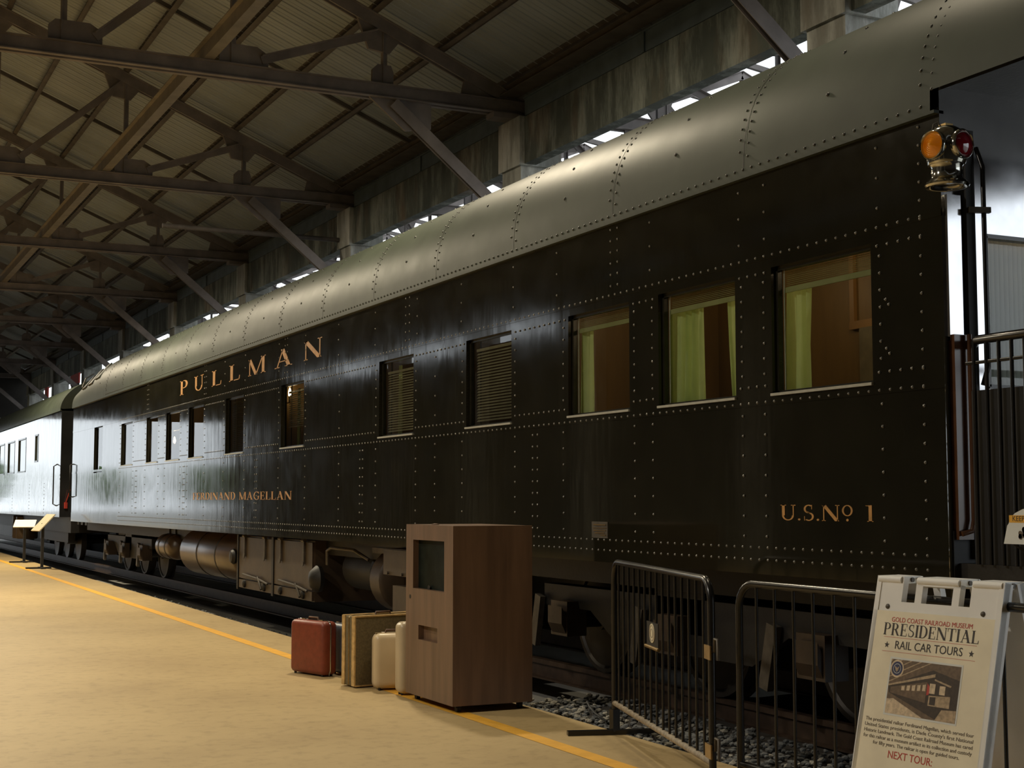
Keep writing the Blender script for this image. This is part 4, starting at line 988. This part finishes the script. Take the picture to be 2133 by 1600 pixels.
m = MB(); m.tube([(XS, C2A + 0.45, 2.35), (XS - 0.08, C2A + 0.45, 2.30), (XS - 0.08, C2A + 0.45, 1.42), (XS, C2A + 0.45, 1.38)], 0.015, 8); m.build('grab_rail', 'black', car2, 40)
m = MB(); m.box(XS + 0.1, XS + 0.16, C2A - 0.12, C2A - 0.02, 1.32, 1.46); m.tube([(XS + 0.13, C2A - 0.08, 1.46), (XS + 0.2, C2A - 0.2, 1.75)], 0.01, 6); tg = m.build('red_valve_handle', 'redpanel', car2)

# ================================================================== PLATFORM THINGS
# ---- kiosk
KX0, KX1, KY0, KY1, KZ0, KZ1 = 4.16, 4.79, 9.44, 10.33, 0.05, 1.32
kt = thing('kiosk', 'tall brown cabinet kiosk on casters with a dark display window and slot', 'kiosk', ((KX0 + KX1) / 2, (KY0 + KY1) / 2, 0))
kh = [(9.60, 10.19, 0.842, 1.206), (9.72, 10.08, 0.468, 0.575)]
m = MB(); fnk = lambda u, v, d: (KX0 + d, u, v)
panel_holes(m, KY0, KY1, KZ0, KZ1, kh, fnk, 0.05)
m.box(KX0 + 0.002, KX1, KY0, KY0 + 0.02, KZ0, KZ1); m.box(KX0 + 0.002, KX1, KY1 - 0.02, KY1, KZ0, KZ1)
m.box(KX0 + 0.004, KX1 - 0.001, KY0 + 0.001, KY1 - 0.001, KZ1 - 0.02, KZ1 - 0.0015); m.box(KX0 + 0.004, KX1 - 0.001, KY0 + 0.001, KY1 - 0.001, KZ0 + 0.001, KZ0 + 0.02); m.box(KX1 - 0.02, KX1 - 0.0015, KY0 + 0.002, KY1 - 0.002, KZ0 + 0.002, KZ1 - 0.002)
m.build('cabinet', 'kiosk', kt)
m = MB(); m.box(KX0 + 0.045, KX0 + 0.055, 9.58, 10.21, 0.82, 1.22); sc_ = m.build('display_window', 'glassdark', kt)
m = MB(); m.prism([(KX0 + 0.03, 9.94, 0.845), (KX0 + 0.03, 9.99, 0.845), (KX0 + 0.03, 9.965, 0.875), (KX0 + 0.03, 9.93, 0.865)], (0.004, 0, 0)); m.build('torn_sticker', 'blackmat', sc_)
m = MB(); m.box(KX0 + 0.045, KX0 + 0.055, 9.70, 10.10, 0.45, 0.60); m.build('slot_back', 'kiosk', kt)
m = MB(); m.lathe([(0.016, 0), (0.016, 0.002)], (KX0 - 0.0015, 10.245, 0.775), axis=(1, 0, 0), n=14); m.build('key_hole', 'blackmat', kt)
m = MB(); m.lathe([(0.03, 0), (0.03, 0.006), (0.01, 0.01)], (KX0 + 0.09, KY1 - 0.35, KZ1), n=14); m.build('top_knob', 'kiosk', kt, 40)
for x in (KX0 + 0.07, KX1 - 0.07):
    for y in (KY0 + 0.07, KY1 - 0.07):
        m = MB(); m.cyl((x - 0.014, y, 0.025), (x + 0.014, y, 0.025), 0.025, 14); m.box(x - 0.02, x + 0.02, y - 0.015, y + 0.015, 0.03, KZ0); m.build('caster', 'blackmat', kt, 40)

# ---- suitcases
def suitcase(name, label, near, ang, w, t, h, mat, bev, seam='chrome', z0=0.012, handle='leather', corner=None, axis=None):
    """near: ground point of the corner closest to the viewer; ang: heading of the broad face away from that corner"""
    f = Vector((math.cos(ang), math.sin(ang), 0)); s_ = Vector((math.sin(ang), -math.cos(ang), 0))
    c = Vector((near[0], near[1], 0)) + f * (w / 2) + s_ * (t / 2)
    root = thing(name, label, 'suitcase', (c.x, c.y, 0))
    rounded_box('shell', (w, t, h), mat, root, (c.x, c.y, z0 + h / 2), ang, bev, 5, 60, axis)
    # seam: thin metal band following the rounded outline in the mid plane of the thickness
    m = MB(); path = []
    r = bev if bev > 0.02 else 0.02
    def P(a, b): return c + f * a + Vector((0, 0, z0 + h / 2 + b))
    for (sx, sz, a0) in ((1, 1, 0), (-1, 1, 90), (-1, -1, 180), (1, -1, 270)):
        for q in range(6):
            an = math.radians(a0 + 90 * q / 5)
            path.append(P(sx * (w / 2 - r) + (r + 0.001) * math.cos(an), sz * (h / 2 - r) + (r + 0.001) * math.sin(an)))
    m.tube(path, 0.006, 6, closed=True); m.build('seam', seam, root, 60)
    m = MB(); zt = z0 + h
    hp = [c - f * 0.07 + Vector((0, 0, zt)), c - f * 0.065 + Vector((0, 0, zt + 0.022)), c + f * 0.065 + Vector((0, 0, zt + 0.022)), c + f * 0.07 + Vector((0, 0, zt))]
    m.tube(hp, 0.009, 8); m.build('handle', handle, root, 50)
    for d in (-0.13, 0.13):
        m = MB(); p_ = c + f * d; m.beam(p_ - f * 0.025 + Vector((0, 0, zt + 0.003)), p_ + f * 0.025 + Vector((0, 0, zt + 0.003)), 0.035, 0.010); m.build('latch', 'chrome', root)
    for d in (-w / 2 + 0.05, w / 2 - 0.05):
        for e in (-t / 2 + 0.035, t / 2 - 0.035):
            m = MB(); p_ = c + f * d + s_ * e; m.cyl(p_, p_ + Vector((0, 0, z0 + 0.008)), 0.012, 8); m.build('foot', 'blackmat', root)
    return root, c, f, s_
H1 = math.radians(90 + 21)
suitcase('suitcase', 'glossy oxblood red hard suitcase at the end of the row', (4.01, 11.84), math.radians(107), 0.50, 0.16, 0.455, 'redcase', 0.045)
suitcase('suitcase', 'dark navy suitcase squeezed between the red and the tweed cases', (4.215, 11.72), math.radians(98), 0.40, 0.13, 0.43, 'bluecase', 0.05)
rt, c, f, s_ = suitcase('suitcase', 'large olive tweed suitcase with cream leather edges', (3.99, 11.28), math.radians(8), 0.62, 0.22, 0.555, 'tancase', 0.008, seam='brass')
for e in (-1, 1):
    for (a0, a1, z) in ((-0.31, 0.31, 0.567), (-0.31, 0.31, 0.016)):
        m = MB(); p_ = c + s_ * (e * 0.098); m.beam(p_ + f * a0 + Vector((0, 0, z)), p_ + f * a1 + Vector((0, 0, z)), 0.035, 0.012); m.build('edge_binding', 'tanedge', rt)
    for a0 in (-0.313, 0.313):
        m = MB(); p_ = c + s_ * (e * 0.085) + f * a0; m.beam(p_ + Vector((0, 0, 0.014)), p_ + Vector((0, 0, 0.57)), 0.05 if a0 < 0 else 0.05, 0.012, up=f); m.build('edge_binding', 'tanedge', rt)
suitcase('suitcase', 'small ivory suitcase with rounded corners in front of the tweed case', (4.135, 11.0), math.radians(-14), 0.34, 0.17, 0.435, 'ivorycase', 0.055, seam='ivorycase2')
suitcase('suitcase', 'tall beige suitcase standing against the brown kiosk', (4.165, 10.46), math.radians(86), 0.16, 0.44, 0.55, 'ivorycase2', 0.05, seam='chrome')

# ---- barricades
def barricade(p0, p1, ztop, label, feet, emblem=False, nbar=15, hook_at=None):
    a = Vector((p0[0], p0[1], 0)); b = Vector((p1[0], p1[1], 0)); d = (b - a).normalized(); L = (b - a).length
    n_ = Vector((-d.y, d.x, 0))
    root = thing('crowd_barrier', label, 'barrier', tuple((a + b) / 2))
    R = 0.12; path = [a + Vector((0, 0, 0.03))]
    path += [a + Vector((0, 0, ztop - R))]
    for q in range(1, 7):
        an = math.radians(90 * q / 6); path.append(a + d * (R - R * math.cos(an)) + Vector((0, 0, ztop - R + R * math.sin(an))))
    path += [a + d * (L * 0.5) + Vector((0, 0, ztop))]
    for q in range(0, 7):
        an = math.radians(90 - 90 * q / 6); path.append(b - d * (R - R * math.cos(an)) + Vector((0, 0, ztop - R + R * math.sin(an))))
    path += [b + Vector((0, 0, 0.03))]
    m = MB(); m.tube(path, 0.019, 12); m.build('frame', 'black', root, 50)
    m = MB(); m.tube([a + Vector((0, 0, 0.20)), b + Vector((0, 0, 0.20))], 0.018, 10); m.build('bottom_rail', 'wornrail' if emblem else 'black', root, 50)
    for i in range(nbar):
        p_ = a + d * (L * (i + 1) / (nbar + 1))
        m = MB(); m.cyl(p_ + Vector((0, 0, 0.20)), p_ + Vector((0, 0, ztop - 0.01)), 0.008, 8); m.build('bar', 'black', root, 50)
    for q in feet:
        p_ = a + d * q
        m = MB(); m.beam(p_ - n_ * 0.31 + Vector((0, 0, 0.016)), p_ + n_ * 0.31 + Vector((0, 0, 0.016)), 0.05, 0.028); m.build('foot', 'black', root)
        m = MB(); m.beam(p_ + Vector((0, 0, 0.02)), p_ + Vector((0, 0, 0.16)), 0.05, 0.05); m.build('foot_socket', 'black', root)
    return root, a, d, n_
b1, a, d, n_ = barricade((4.74, 8.17), (4.10, 6.10), 1.105, 'black steel crowd barrier with a small emblem plate beside the kiosk', (0.0, 2.16), True)
if n_.x > 0: n_ = -n_
c0 = a + d * 1.04
def bar_plate(u, z, off): return c0 + d * u + n_ * off + Vector((0, 0, z))
m = MB(); m.prism([bar_plate(-0.13, 0.655, 0.010), bar_plate(0.13, 0.655, 0.010), bar_plate(0.13, 0.80, 0.010), bar_plate(-0.13, 0.80, 0.010)], n_ * 0.004); ep = m.build('emblem_plate', 'blackmat', b1)
m = MB(); m.prism([bar_plate(0.06 * math.cos(2 * math.pi * q / 28), 0.738 + 0.055 * math.sin(2 * math.pi * q / 28), 0.0145) for q in range(28)], n_ * 0.003); m.build('emblem_oval', 'cream', ep)
m = MB()
for r_ in (0.8, 0.45):
    m.tube([bar_plate(0.06 * r_ * math.cos(2 * math.pi * q / 24), 0.738 + 0.055 * r_ * math.sin(2 * math.pi * q / 24), 0.0185) for q in range(24)], 0.0015, 4, closed=True)
m.build('emblem_ring', 'inkgrey', ep)
m = MB(); m.tube([bar_plate(-0.15, 0.655, 0.016), bar_plate(0.15, 0.655, 0.016)], 0.010, 8); m.build('plate_ledge', 'brass', ep, 50)
pb = a + d * 2.165
for z in (0.26, 0.745):
    m = MB(); m.tube([pb - d * 0.02 + Vector((0, 0, z)), pb + d * 0.05 + Vector((0, 0, z + 0.01)), pb + d * 0.06 + Vector((0, 0, z + 0.07)), pb + d * 0.11 + Vector((0, 0, z + 0.07)), pb + d * 0.115 + Vector((0, 0, z - 0.03))], 0.009, 8)
    m.build('hook', 'iron', b1, 50)
    m = MB(); m.beam(pb - d * 0.05 + n_ * 0.02 + Vector((0, 0, z)), pb + d * 0.05 + n_ * 0.02 + Vector((0, 0, z)), 0.008, 0.07); m.build('hinge_plate', 'brass', b1)
m = MB(); m.tube([a - d * 0.02 + Vector((0, 0, 0.78)), a - d * 0.06 + Vector((0, 0, 0.76)), a - d * 0.06 + Vector((0, 0, 0.70))], 0.007, 6); m.build('hook', 'iron', b1, 50)
b2, a2, d2, n2 = barricade((4.213, 6.02), (4.198, 3.35), 1.09, 'black steel crowd barrier passing through the open legs of the sign', (0.25, 2.2), False, 17)

# ---- folding sign
TL = Vector((4.119, 4.858, 1.183)); TR = Vector((4.185, 4.200, 1.183))
tx = (TR - TL).normalized(); nf = Vector((tx.y, -tx.x, 0)); nf = nf if nf.x < 0 else -nf
wS = (TR - TL).length
ldown = (Vector((0, 0, -1.13)) + nf * 0.255); LS = ldown.length; ld = ldown.normalized()
nS = tx.cross(ld).normalized(); nS = nS if nS.x < 0 else -nS       # outward normal of the front leaf
sg = thing('folding_sign', 'ivory plastic folding sign with a printed tour poster straddling the barrier', 'sign', tuple((TL + TR) / 2 - Vector((0, 0, 1.183)) - nf * -0.02))
def SP(x, y, o=0.0): return TL + tx * x + ld * y + nS * o     # x along the top, y down the leaf
def leaf(name, flip):
    TLb = TL - nf * (0.11 if flip else 0.0)
    ldd = (Vector((0, 0, -1.13)) - nf * 0.255).normalized() if flip else ld
    nn = (tx.cross(ldd)).normalized(); nn = nn if (nn.x > 0) == flip else -nn
    fn = lambda x, y, o: TLb + tx * x + ldd * y + nn * o
    m = MB()
    outline = [(0.0, 0.0), (0.17, 0.0), (0.165, 0.155), (0.235, 0.16), (0.25, 0.04), (0.275, 0.012), (0.40, 0.012), (0.425, 0.04), (0.41, 0.165), (0.455, 0.168), (0.475, 0.0), (wS, 0.0)]
    # build the crenellated top from boxes so that faces stay convex
    def slab(x0, x1, y0, y1, o0=-0.03, o1=0.0, xs=0.0):
        q = [fn(x0, y0, o1), fn(x1, y0, o1), fn(x1, y1, o1), fn(x0, y1, o1)]
        m.prism(q, nn * (o0 - o1))
    slab(0, wS, 0.105, LS)
    slab(0.0, 0.145, 0.0, 0.105); slab(wS - 0.16, wS, 0.0, 0.105)
    hx0, hx1 = wS / 2 - 0.115, wS / 2 + 0.115
    slab(hx0, hx0 + 0.036, 0.02, 0.105); slab(hx1 - 0.036, hx1, 0.02, 0.105); slab(hx0, hx1, 0.003, 0.034)
    for x0 in (0.0, wS - 0.025): slab(x0, x0 + 0.025, 0.0, LS, -0.045, 0.004)
    slab(0, wS, LS - 0.05, LS, -0.045, 0.004)
    return m.build(name, 'plastic', sg), fn, nn
lf, fnF, nnF = leaf('front_leaf', False)
lb_, fnB, nnB = leaf('back_leaf', True)
for x0, x1 in ((0.01, 0.135), (wS - 0.15, wS - 0.01), (wS / 2 - 0.108, wS / 2 + 0.108)):
    m = MB(); c_ = -nf * 0.055 + Vector((0, 0, -0.014)); m.beam(TL + tx * x0 + c_, TL + tx * x1 + c_, 0.11, 0.03); m.tube([TL + tx * x0 + c_ + nf * 0.055, TL + tx * x1 + c_ + nf * 0.055], 0.015, 10); m.tube([TL + tx * x0 + c_ - nf * 0.055, TL + tx * x1 + c_ - nf * 0.055], 0.015, 10); m.build('hinge_knuckle', 'plastic', sg, 50)
    m = MB(); m.tube([TL + tx * (x1 - 0.002) + c_, TL + tx * (x1 + 0.006) + c_], 0.010, 10); m.build('hinge_pin', 'iron', sg, 50)
PX0, PX1, PY0 = 0.004, wS - 0.020, 0.146
m = MB(); m.prism([fnF(PX0, PY0, 0.001), fnF(PX1, PY0, 0.001), fnF(PX1, LS - 0.06, 0.001), fnF(PX0, LS - 0.06, 0.001)], nnF * 0.003)
po = m.build('poster', 'posterpaper', sg)
for x in (0.075, wS - 0.09):
    m = MB(); m.lathe([(0.011, 0), (0.010, 0.004), (0.004, 0.007)], fnF(x, 0.128, 0.0), axis=nnF, n=12); m.build('rivet_button', 'iron', sg, 40)
# printed matter
def PM(x, y, o=0.0046):
    p_ = fnF(x, y, o)
    mt = Matrix((tx.to_4d(), (-ldF).to_4d(), nnF.to_4d(), (0, 0, 0, 1))).transposed()
    mt.col[3] = (p_.x, p_.y, p_.z, 1); mt[3][0] = mt[3][1] = mt[3][2] = 0; mt[3][3] = 1
    return mt
ldF = ld
cxp = (PX0 + PX1) / 2
PW = PX1 - PX0
def ptxt(s_, y, size, mat, width=None, x=None, align='CENTER'):
    return text_mesh('printed_text', s_, size, mat, po, PM(cxp if x is None else x, y), align, width)
ptxt('GOLD COAST RAILROAD MUSEUM', 0.190, 0.028, 'inkred', PW * 0.66)
m = MB(); lettering(m, 'PRESIDENTIAL', lambda a_, b_: fnF(cxp - PW * 0.39 + a_, 0.246 - b_, 0.0046), 0.050, 0.05, PW * 0.78, nnF * 0.0004); m.build('printed_text', 'inkblack', po, recalc=False)
ptxt('RAIL CAR TOURS', 0.300, 0.048, 'inkblack', PW * 0.55)
def pquad(mat, pts, o=0.0046, th=0.0003, name='printed_shape'):
    m = MB(); m.prism([fnF(x, y, o) for x, y in pts], nnF * th); return m.build(name, mat, po, recalc=True)
def prect(mat, x0, x1, y0, y1, o=0.0046, name='printed_shape'): return pquad(mat, [(x0, y0), (x1, y0), (x1, y1), (x0, y1)], o, name=name)
prect('inkred', cxp - PW * 0.38, cxp + PW * 0.38, 0.2535, 0.2547); prect('inkred', cxp - PW * 0.38, cxp + PW * 0.38, 0.3125, 0.3137)
for x in (cxp - PW * 0.345, cxp + PW * 0.345):
    st = []
    for q in range(10):
        r_ = 0.014 if q % 2 == 0 else 0.0057
        st.append((x + r_ * math.sin(math.pi * q / 5), 0.287 - r_ * math.cos(math.pi * q / 5)))
    m = MB()
    for q in range(0, 10): m.prism([fnF(x, 0.287, 0.0046), fnF(*st[q], 0.0046), fnF(*st[(q + 1) % 10], 0.0046)], nnF * 0.0003)
    m.build('printed_star', 'inkblack', po)
# photograph printed on the poster
def pm(name, col): M[name] = simple(name, col, 0.5, 0, 0.3, 60); return name
pm('sepia_dark', (0.050, 0.032, 0.018)); pm('sepia_mid', (0.16, 0.105, 0.06)); pm('sepia_light', (0.46, 0.34, 0.21)); pm('sepia_pale', (0.66, 0.52, 0.35)); pm('seal_blue', (0.03, 0.035, 0.10))
X0, X1, Y0p, Y1p = cxp - PW * 0.285, cxp + PW * 0.285, 0.342, 0.562
prect('white', X0 - 0.008, X1 + 0.008, Y0p - 0.008, Y1p + 0.008, 0.0044, 'photo_border')
wp, hp_ = X1 - X0, Y1p - Y0p
def q_(a_, b_): return (X0 + wp * a_, Y0p + hp_ * b_)
prect('sepia_mid', X0, X1, Y0p, Y1p, 0.0048, 'photo_ground')
pquad('sepia_dark', [q_(0, 0.5), q_(0.62, 0.12), q_(1, 0.25), q_(1, 0.95), q_(0.75, 1), q_(0.02, 0.62)], 0.0051)
for k_ in range(5): pquad('sepia_light', [q_(0.0 + 0.14 * k_, 0.0), q_(0.03 + 0.14 * k_, 0.0), q_(0.0, 0.05 + 0.09 * k_ + 0.02), q_(0.0, 0.05 + 0.09 * k_)], 0.0051)
pquad('sepia_light', [q_(0.0, 0.47), q_(0.66, 0.18), q_(0.66, 0.24), q_(0.0, 0.50)], 0.0054)
pquad('sepia_mid', [q_(0.04, 0.52), q_(0.56, 0.34), q_(0.56, 0.72), q_(0.04, 0.62)], 0.0054)
for k_ in range(5): pquad('sepia_pale', [q_(0.20 + 0.075 * k_, 0.475 - 0.018 * k_), q_(0.245 + 0.075 * k_, 0.462 - 0.018 * k_), q_(0.245 + 0.075 * k_, 0.55 - 0.01 * k_), q_(0.20 + 0.075 * k_, 0.555 - 0.01 * k_)], 0.0057)
pquad('sepia_pale', [q_(0.60, 0.36), q_(0.68, 0.36), q_(0.68, 0.54), q_(0.60, 0.54)], 0.0057); pquad('sepia_pale', [q_(0.74, 0.38), q_(0.82, 0.38), q_(0.82, 0.54), q_(0.74, 0.54)], 0.0057)
pquad('sepia_light', [q_(0.66, 0.27), q_(0.90, 0.36), q_(0.89, 0.39), q_(0.66, 0.30)], 0.0057)
pquad('inkred', [q_(0.565, 0.36), q_(0.60, 0.42), q_(0.60, 0.56), q_(0.565, 0.58)], 0.0057)
pquad('sepia_light', [q_(0.60, 0.58), q_(0.90, 0.55), q_(0.90, 0.76), q_(0.60, 0.76)], 0.0054); pquad('sepia_dark', [q_(0.62, 0.60), q_(0.70, 0.59), q_(0.70, 0.74), q_(0.62, 0.74)], 0.0057)
pquad('sepia_pale', [q_(0.0, 0.74), q_(0.10, 0.72), q_(0.55, 1.0), q_(0.0, 1.0)], 0.0054); pquad('sepia_light', [q_(0.80, 0.80), q_(1.0, 0.78), q_(1.0, 1.0), q_(0.72, 1.0)], 0.0054)
sx_, sy_ = q_(0.10, 0.17)
for r_, mt_, o_ in ((0.036, 'sepia_pale', 0.0057), (0.029, 'seal_blue', 0.0060), (0.020, 'white', 0.0063), (0.018, 'seal_blue', 0.0066)):
    pquad(mt_, [(sx_ + r_ * math.cos(2 * math.pi * q / 24), sy_ + r_ * math.sin(2 * math.pi * q / 24)) for q in range(24)], o_, name='printed_seal')
pquad('sepia_light', [(sx_ - 0.012, sy_ - 0.010), (sx_, sy_ - 0.002), (sx_ + 0.012, sy_ - 0.010), (sx_ + 0.006, sy_ + 0.008), (sx_, sy_ + 0.014), (sx_ - 0.006, sy_ + 0.008)], 0.0069, name='printed_seal')
for k_, ln in enumerate(('The presidential railcar Ferdinand Magellan, which served four', "United States presidents, is Dade County's first National", 'Historic Landmark. The Gold Coast Railroad Museum has cared', 'for this railcar as a museum artifact in its collection and custody', 'for fifty years. The railcar is open for guided tours.')):
    ptxt(ln, 0.602 + 0.0228 * k_, 0.0205, 'inkgrey', PW * (0.88 if k_ < 4 else 0.70))
ptxt('NEXT TOUR:', 0.738, 0.043, 'inkred', PW * 0.36, cxp - 0.02)
m = MB(); cxx = cxp + 0.13; m.prism([fnF(cxx + 0.055 * math.cos(2 * math.pi * q / 32), 0.800 + 0.055 * math.sin(2 * math.pi * q / 32), 0.0046) for q in range(32)], nnF * 0.0004); cf = m.build('clock_face', 'inkblack', po)
m = MB(); m.prism([fnF(cxx - 0.004, 0.800, 0.0054), fnF(cxx + 0.004, 0.800, 0.0054), fnF(cxx + 0.016, 0.765, 0.0054), fnF(cxx + 0.008, 0.762, 0.0054)], nnF * 0.0006); m.build('clock_hand', 'white', cf)

# ---- small warning sign on the open platform steps
ks = thing('warning_sign', 'small arched white warning sign with a yellow band at the open end platform', 'sign', (5.20, 4.98, 1.2))
def KP(y, z, o=0.0): return Vector((5.22 - o + (5.1 - y) * 0.0, y, z))
arch = [KP(5.245, 1.292), KP(4.74, 1.292)] + [KP(4.985 - 0.225 * math.cos(math.radians(180 - q * 18)) * -1, 1.40 + 0.072 * math.sin(math.radians(q * 18))) for q in range(11)]
arch = [KP(5.245, 1.292), KP(4.745, 1.292), KP(4.77, 1.38)] + [KP(4.995 - 0.215 * math.cos(math.radians(q * 18)), 1.39 + 0.085 * math.sin(math.radians(q * 18))) for q in range(11)] + [KP(5.22, 1.38)]
m = MB(); m.prism(arch, (0.004, 0, 0)); m.build('board', 'white', ks)
m = MB(); m.box(5.2185, 5.2198, 4.79, 5.205, 1.395, 1.43); m.build('yellow_band', 'yellow', ks)
mt = Matrix(((0, 0, -1, 5.2183), (-1, 0, 0, 5.185), (0, 1, 0, 1.402), (0, 0, 0, 1)))
text_mesh('printed_text', 'KEEP', 0.036, 'inkblack', ks, mt, 'LEFT', None)
m = MB()
for q in range(9):
    m.lathe([(0.012, 0), (0.012, 0.001)], (5.2183, 5.12 + 0.016 * math.cos(q * 2.1), 1.345 + 0.02 * math.sin(q * 1.7)), axis=(-1, 0, 0), n=8)
m.build('printed_emblem', 'inkgrey', ks)
for y in (5.2, 4.8):
    m = MB(); m.tube([(5.224, y, 1.30), (5.32, y, 1.25)], 0.006, 6); m.build('bracket', 'iron', ks)

# ---- marker lantern
lc = Vector((5.155, 5.50, 3.285))
ml = thing('marker_lantern', 'nickel railway marker lantern with amber and red lenses at the car corner', 'lantern', tuple(lc))
m = MB(); m.lathe([(0.02, 0.112), (0.055, 0.108), (0.085, 0.085), (0.098, 0.04), (0.100, 0.0), (0.098, -0.07), (0.092, -0.085)], lc, n=36); m.build('body', 'chrome', ml, 50)
m = MB(); m.lathe([(0.086, -0.085), (0.078, -0.095), (0.078, -0.150), (0.082, -0.158), (0.100, -0.172), (0.112, -0.190), (0.106, -0.200), (0.090, -0.198), (0.075, -0.180)], lc, n=36); m.build('base', 'chrome', ml, 50)
M['amber'] = simple('amber_lens', (1.0, 0.34, 0.015), 0.10, 0, 0.1, 10, coat=1.0)
M['redlens'] = simple('red_lens', (0.20, 0.002, 0.010), 0.05, 0, 0.1, 10, coat=1.0)
for ang_, mt_, ring in ((188, 'amber', True), (278, 'redlens', False)):
    ax = Vector((math.cos(math.radians(ang_)), math.sin(math.radians(ang_)), 0))
    o_ = lc + ax * 0.075 + Vector((0, 0, 0.005))
    m = MB(); m.lathe([(0.066, 0.0), (0.074, 0.01), (0.076, 0.036), (0.070, 0.042), (0.064, 0.036), (0.062, 0.0)], o_, axis=ax, n=36); bz = m.build('bezel', 'chrome', ml, 50)
    prof = []
    if ring:
        for q in range(6): r_ = 0.064 - q * 0.0095; prof += [(r_, 0.030 + q * 0.0035), (r_ - 0.0085, 0.036 + q * 0.0035)]
        prof.append((0.001, 0.055))
    else: prof = [(0.064 * math.cos(a_), 0.030 + 0.030 * math.sin(a_)) for a_ in [math.pi / 2 * q / 8 for q in range(9)]]
    m = MB(); m.lathe(prof, o_, axis=ax, n=36); m.build('lens', mt_, bz, 50)
m = MB(); m.beam(lc + Vector((0.06, 0.03, -0.02)), (XS + 0.01, CA - 0.02, lc.z - 0.02), 0.03, 0.09); m.build('bracket', 'iron', ml)
m = MB(); m.tube([lc + Vector((-0.07, 0.02, 0.09)), lc + Vector((-0.06, 0.02, 0.125)), lc + Vector((-0.04, 0.01, 0.135)), lc + Vector((-0.03, 0.0, 0.11))], 0.004, 6); m.build('wire_loop', 'iron', ml)
m = MB(); m.box(lc.x + 0.0, lc.x + 0.05, lc.y + 0.0, lc.y + 0.05, lc.z + 0.105, lc.z + 0.135); m.build('top_clip', 'brass', ml)

# ---- reading stands
def stand(base, top, tilt_dir, label, w=0.5, dpt=0.36):
    x, y = base; r_ = thing('reading_stand', label, 'stand', (x, y, 0))
    m = MB(); m.box(x - 0.03, x + 0.03, y - 0.03, y + 0.03, 0.03, top - 0.02); m.build('post', 'blackmat', r_)
    m = MB(); m.box(x - 0.34, x + 0.2, y - 0.05, y + 0.05, 0.0, 0.035); m.box(x - 0.05, x + 0.05, y - 0.25, y + 0.25, 0.0, 0.035); m.build('base', 'blackmat', r_)
    f = Vector(tilt_dir); side = Vector((-f.y, f.x, 0)).normalized()
    c_ = Vector((x, y, top)); u = f.normalized()
    q = [c_ + side * (a_ * w / 2) + u * (b_ * dpt / 2) for a_, b_ in ((-1, -1), (1, -1), (1, 1), (-1, 1))]
    nn = side.cross(u).normalized()
    m = MB(); m.prism(q, nn * 0.02); return r_, m
r_, m = stand((4.86, 36.9), 0.95, (0.3, 1.0, 0.55), 'black reading stand with a white sloped panel by the far car'); m.build('panel', 'white', r_)
r_, m = stand((4.78, 33.4), 1.02, (0.8, 0.15, 0.85), 'black reading stand with a steep cream panel near the gap between the cars', 0.55, 0.5); m.build('panel', 'cream', r_)

# ---- ballast stones along the platform edge
def stone_mesh(seed):
    rnd = random.Random(seed); bm = bmesh.new(); bmesh.ops.create_icosphere(bm, subdivisions=1, radius=0.5)
    for v in bm.verts: v.co *= rnd.uniform(0.72, 1.12); v.co.z *= 0.7
    me = bpy.data.meshes.new('stone'); bm.to_mesh(me); bm.free(); me.materials.append(M['stone1'] if seed % 3 else M['stone2']); return me
SM = [stone_mesh(i) for i in range(6)]
rnd = random.Random(11)
for i in range(280):
    y = 5.6 + 4.4 * rnd.random() ** 0.9
    off = rnd.random() ** 1.5 * 0.75
    o = link('stone', rnd.choice(SM), bed)
    s_ = rnd.uniform(0.03, 0.06)
    o.location = (edge_x(y) + 0.03 + off, y, -0.02 + 0.02 * rnd.random() + 0.03 * max(0, 0.3 - off)); o.scale = (s_, s_ * rnd.uniform(0.8, 1.3), s_); o.rotation_euler = (rnd.uniform(-.4, .4), rnd.uniform(-.4, .4), rnd.uniform(0, 6.28))
m = MB(); base = [v.co.copy() for v in SM[0].vertices]; bf = [tuple(p_.vertices) for p_ in SM[0].polygons]
for i in range(5200):
    y = 4.5 + 26 * rnd.random() ** 1.6; off = rnd.random() ** 1.3 * 0.9
    s_ = rnd.uniform(0.025, 0.06); rot = Matrix.Rotation(rnd.uniform(0, 6.28), 3, 'Z')
    p_ = Vector((edge_x(y) + 0.0 + off, y, -0.03 + 0.02 * rnd.random() - 0.26 * max(0.0, min(1.0, (y - 9.8) / 1.6))))
    m.add([rot @ Vector((v.x * s_ * 1.2, v.y * s_, v.z * s_)) + p_ for v in base], bf)
o = m.build('gravel', 'stone2', bed, recalc=False); o['kind'] = 'stuff'
hz = MB(); hz.tube([(5.25, 9.45, 0.02), (5.10, 9.15, 0.035), (4.98, 8.85, 0.03), (4.90, 8.55, 0.02)], 0.008, 6)
tag(hz.build('cable', 'hose', smooth=50), 'thin black cable lying over the ballast beside the kiosk', 'cable')
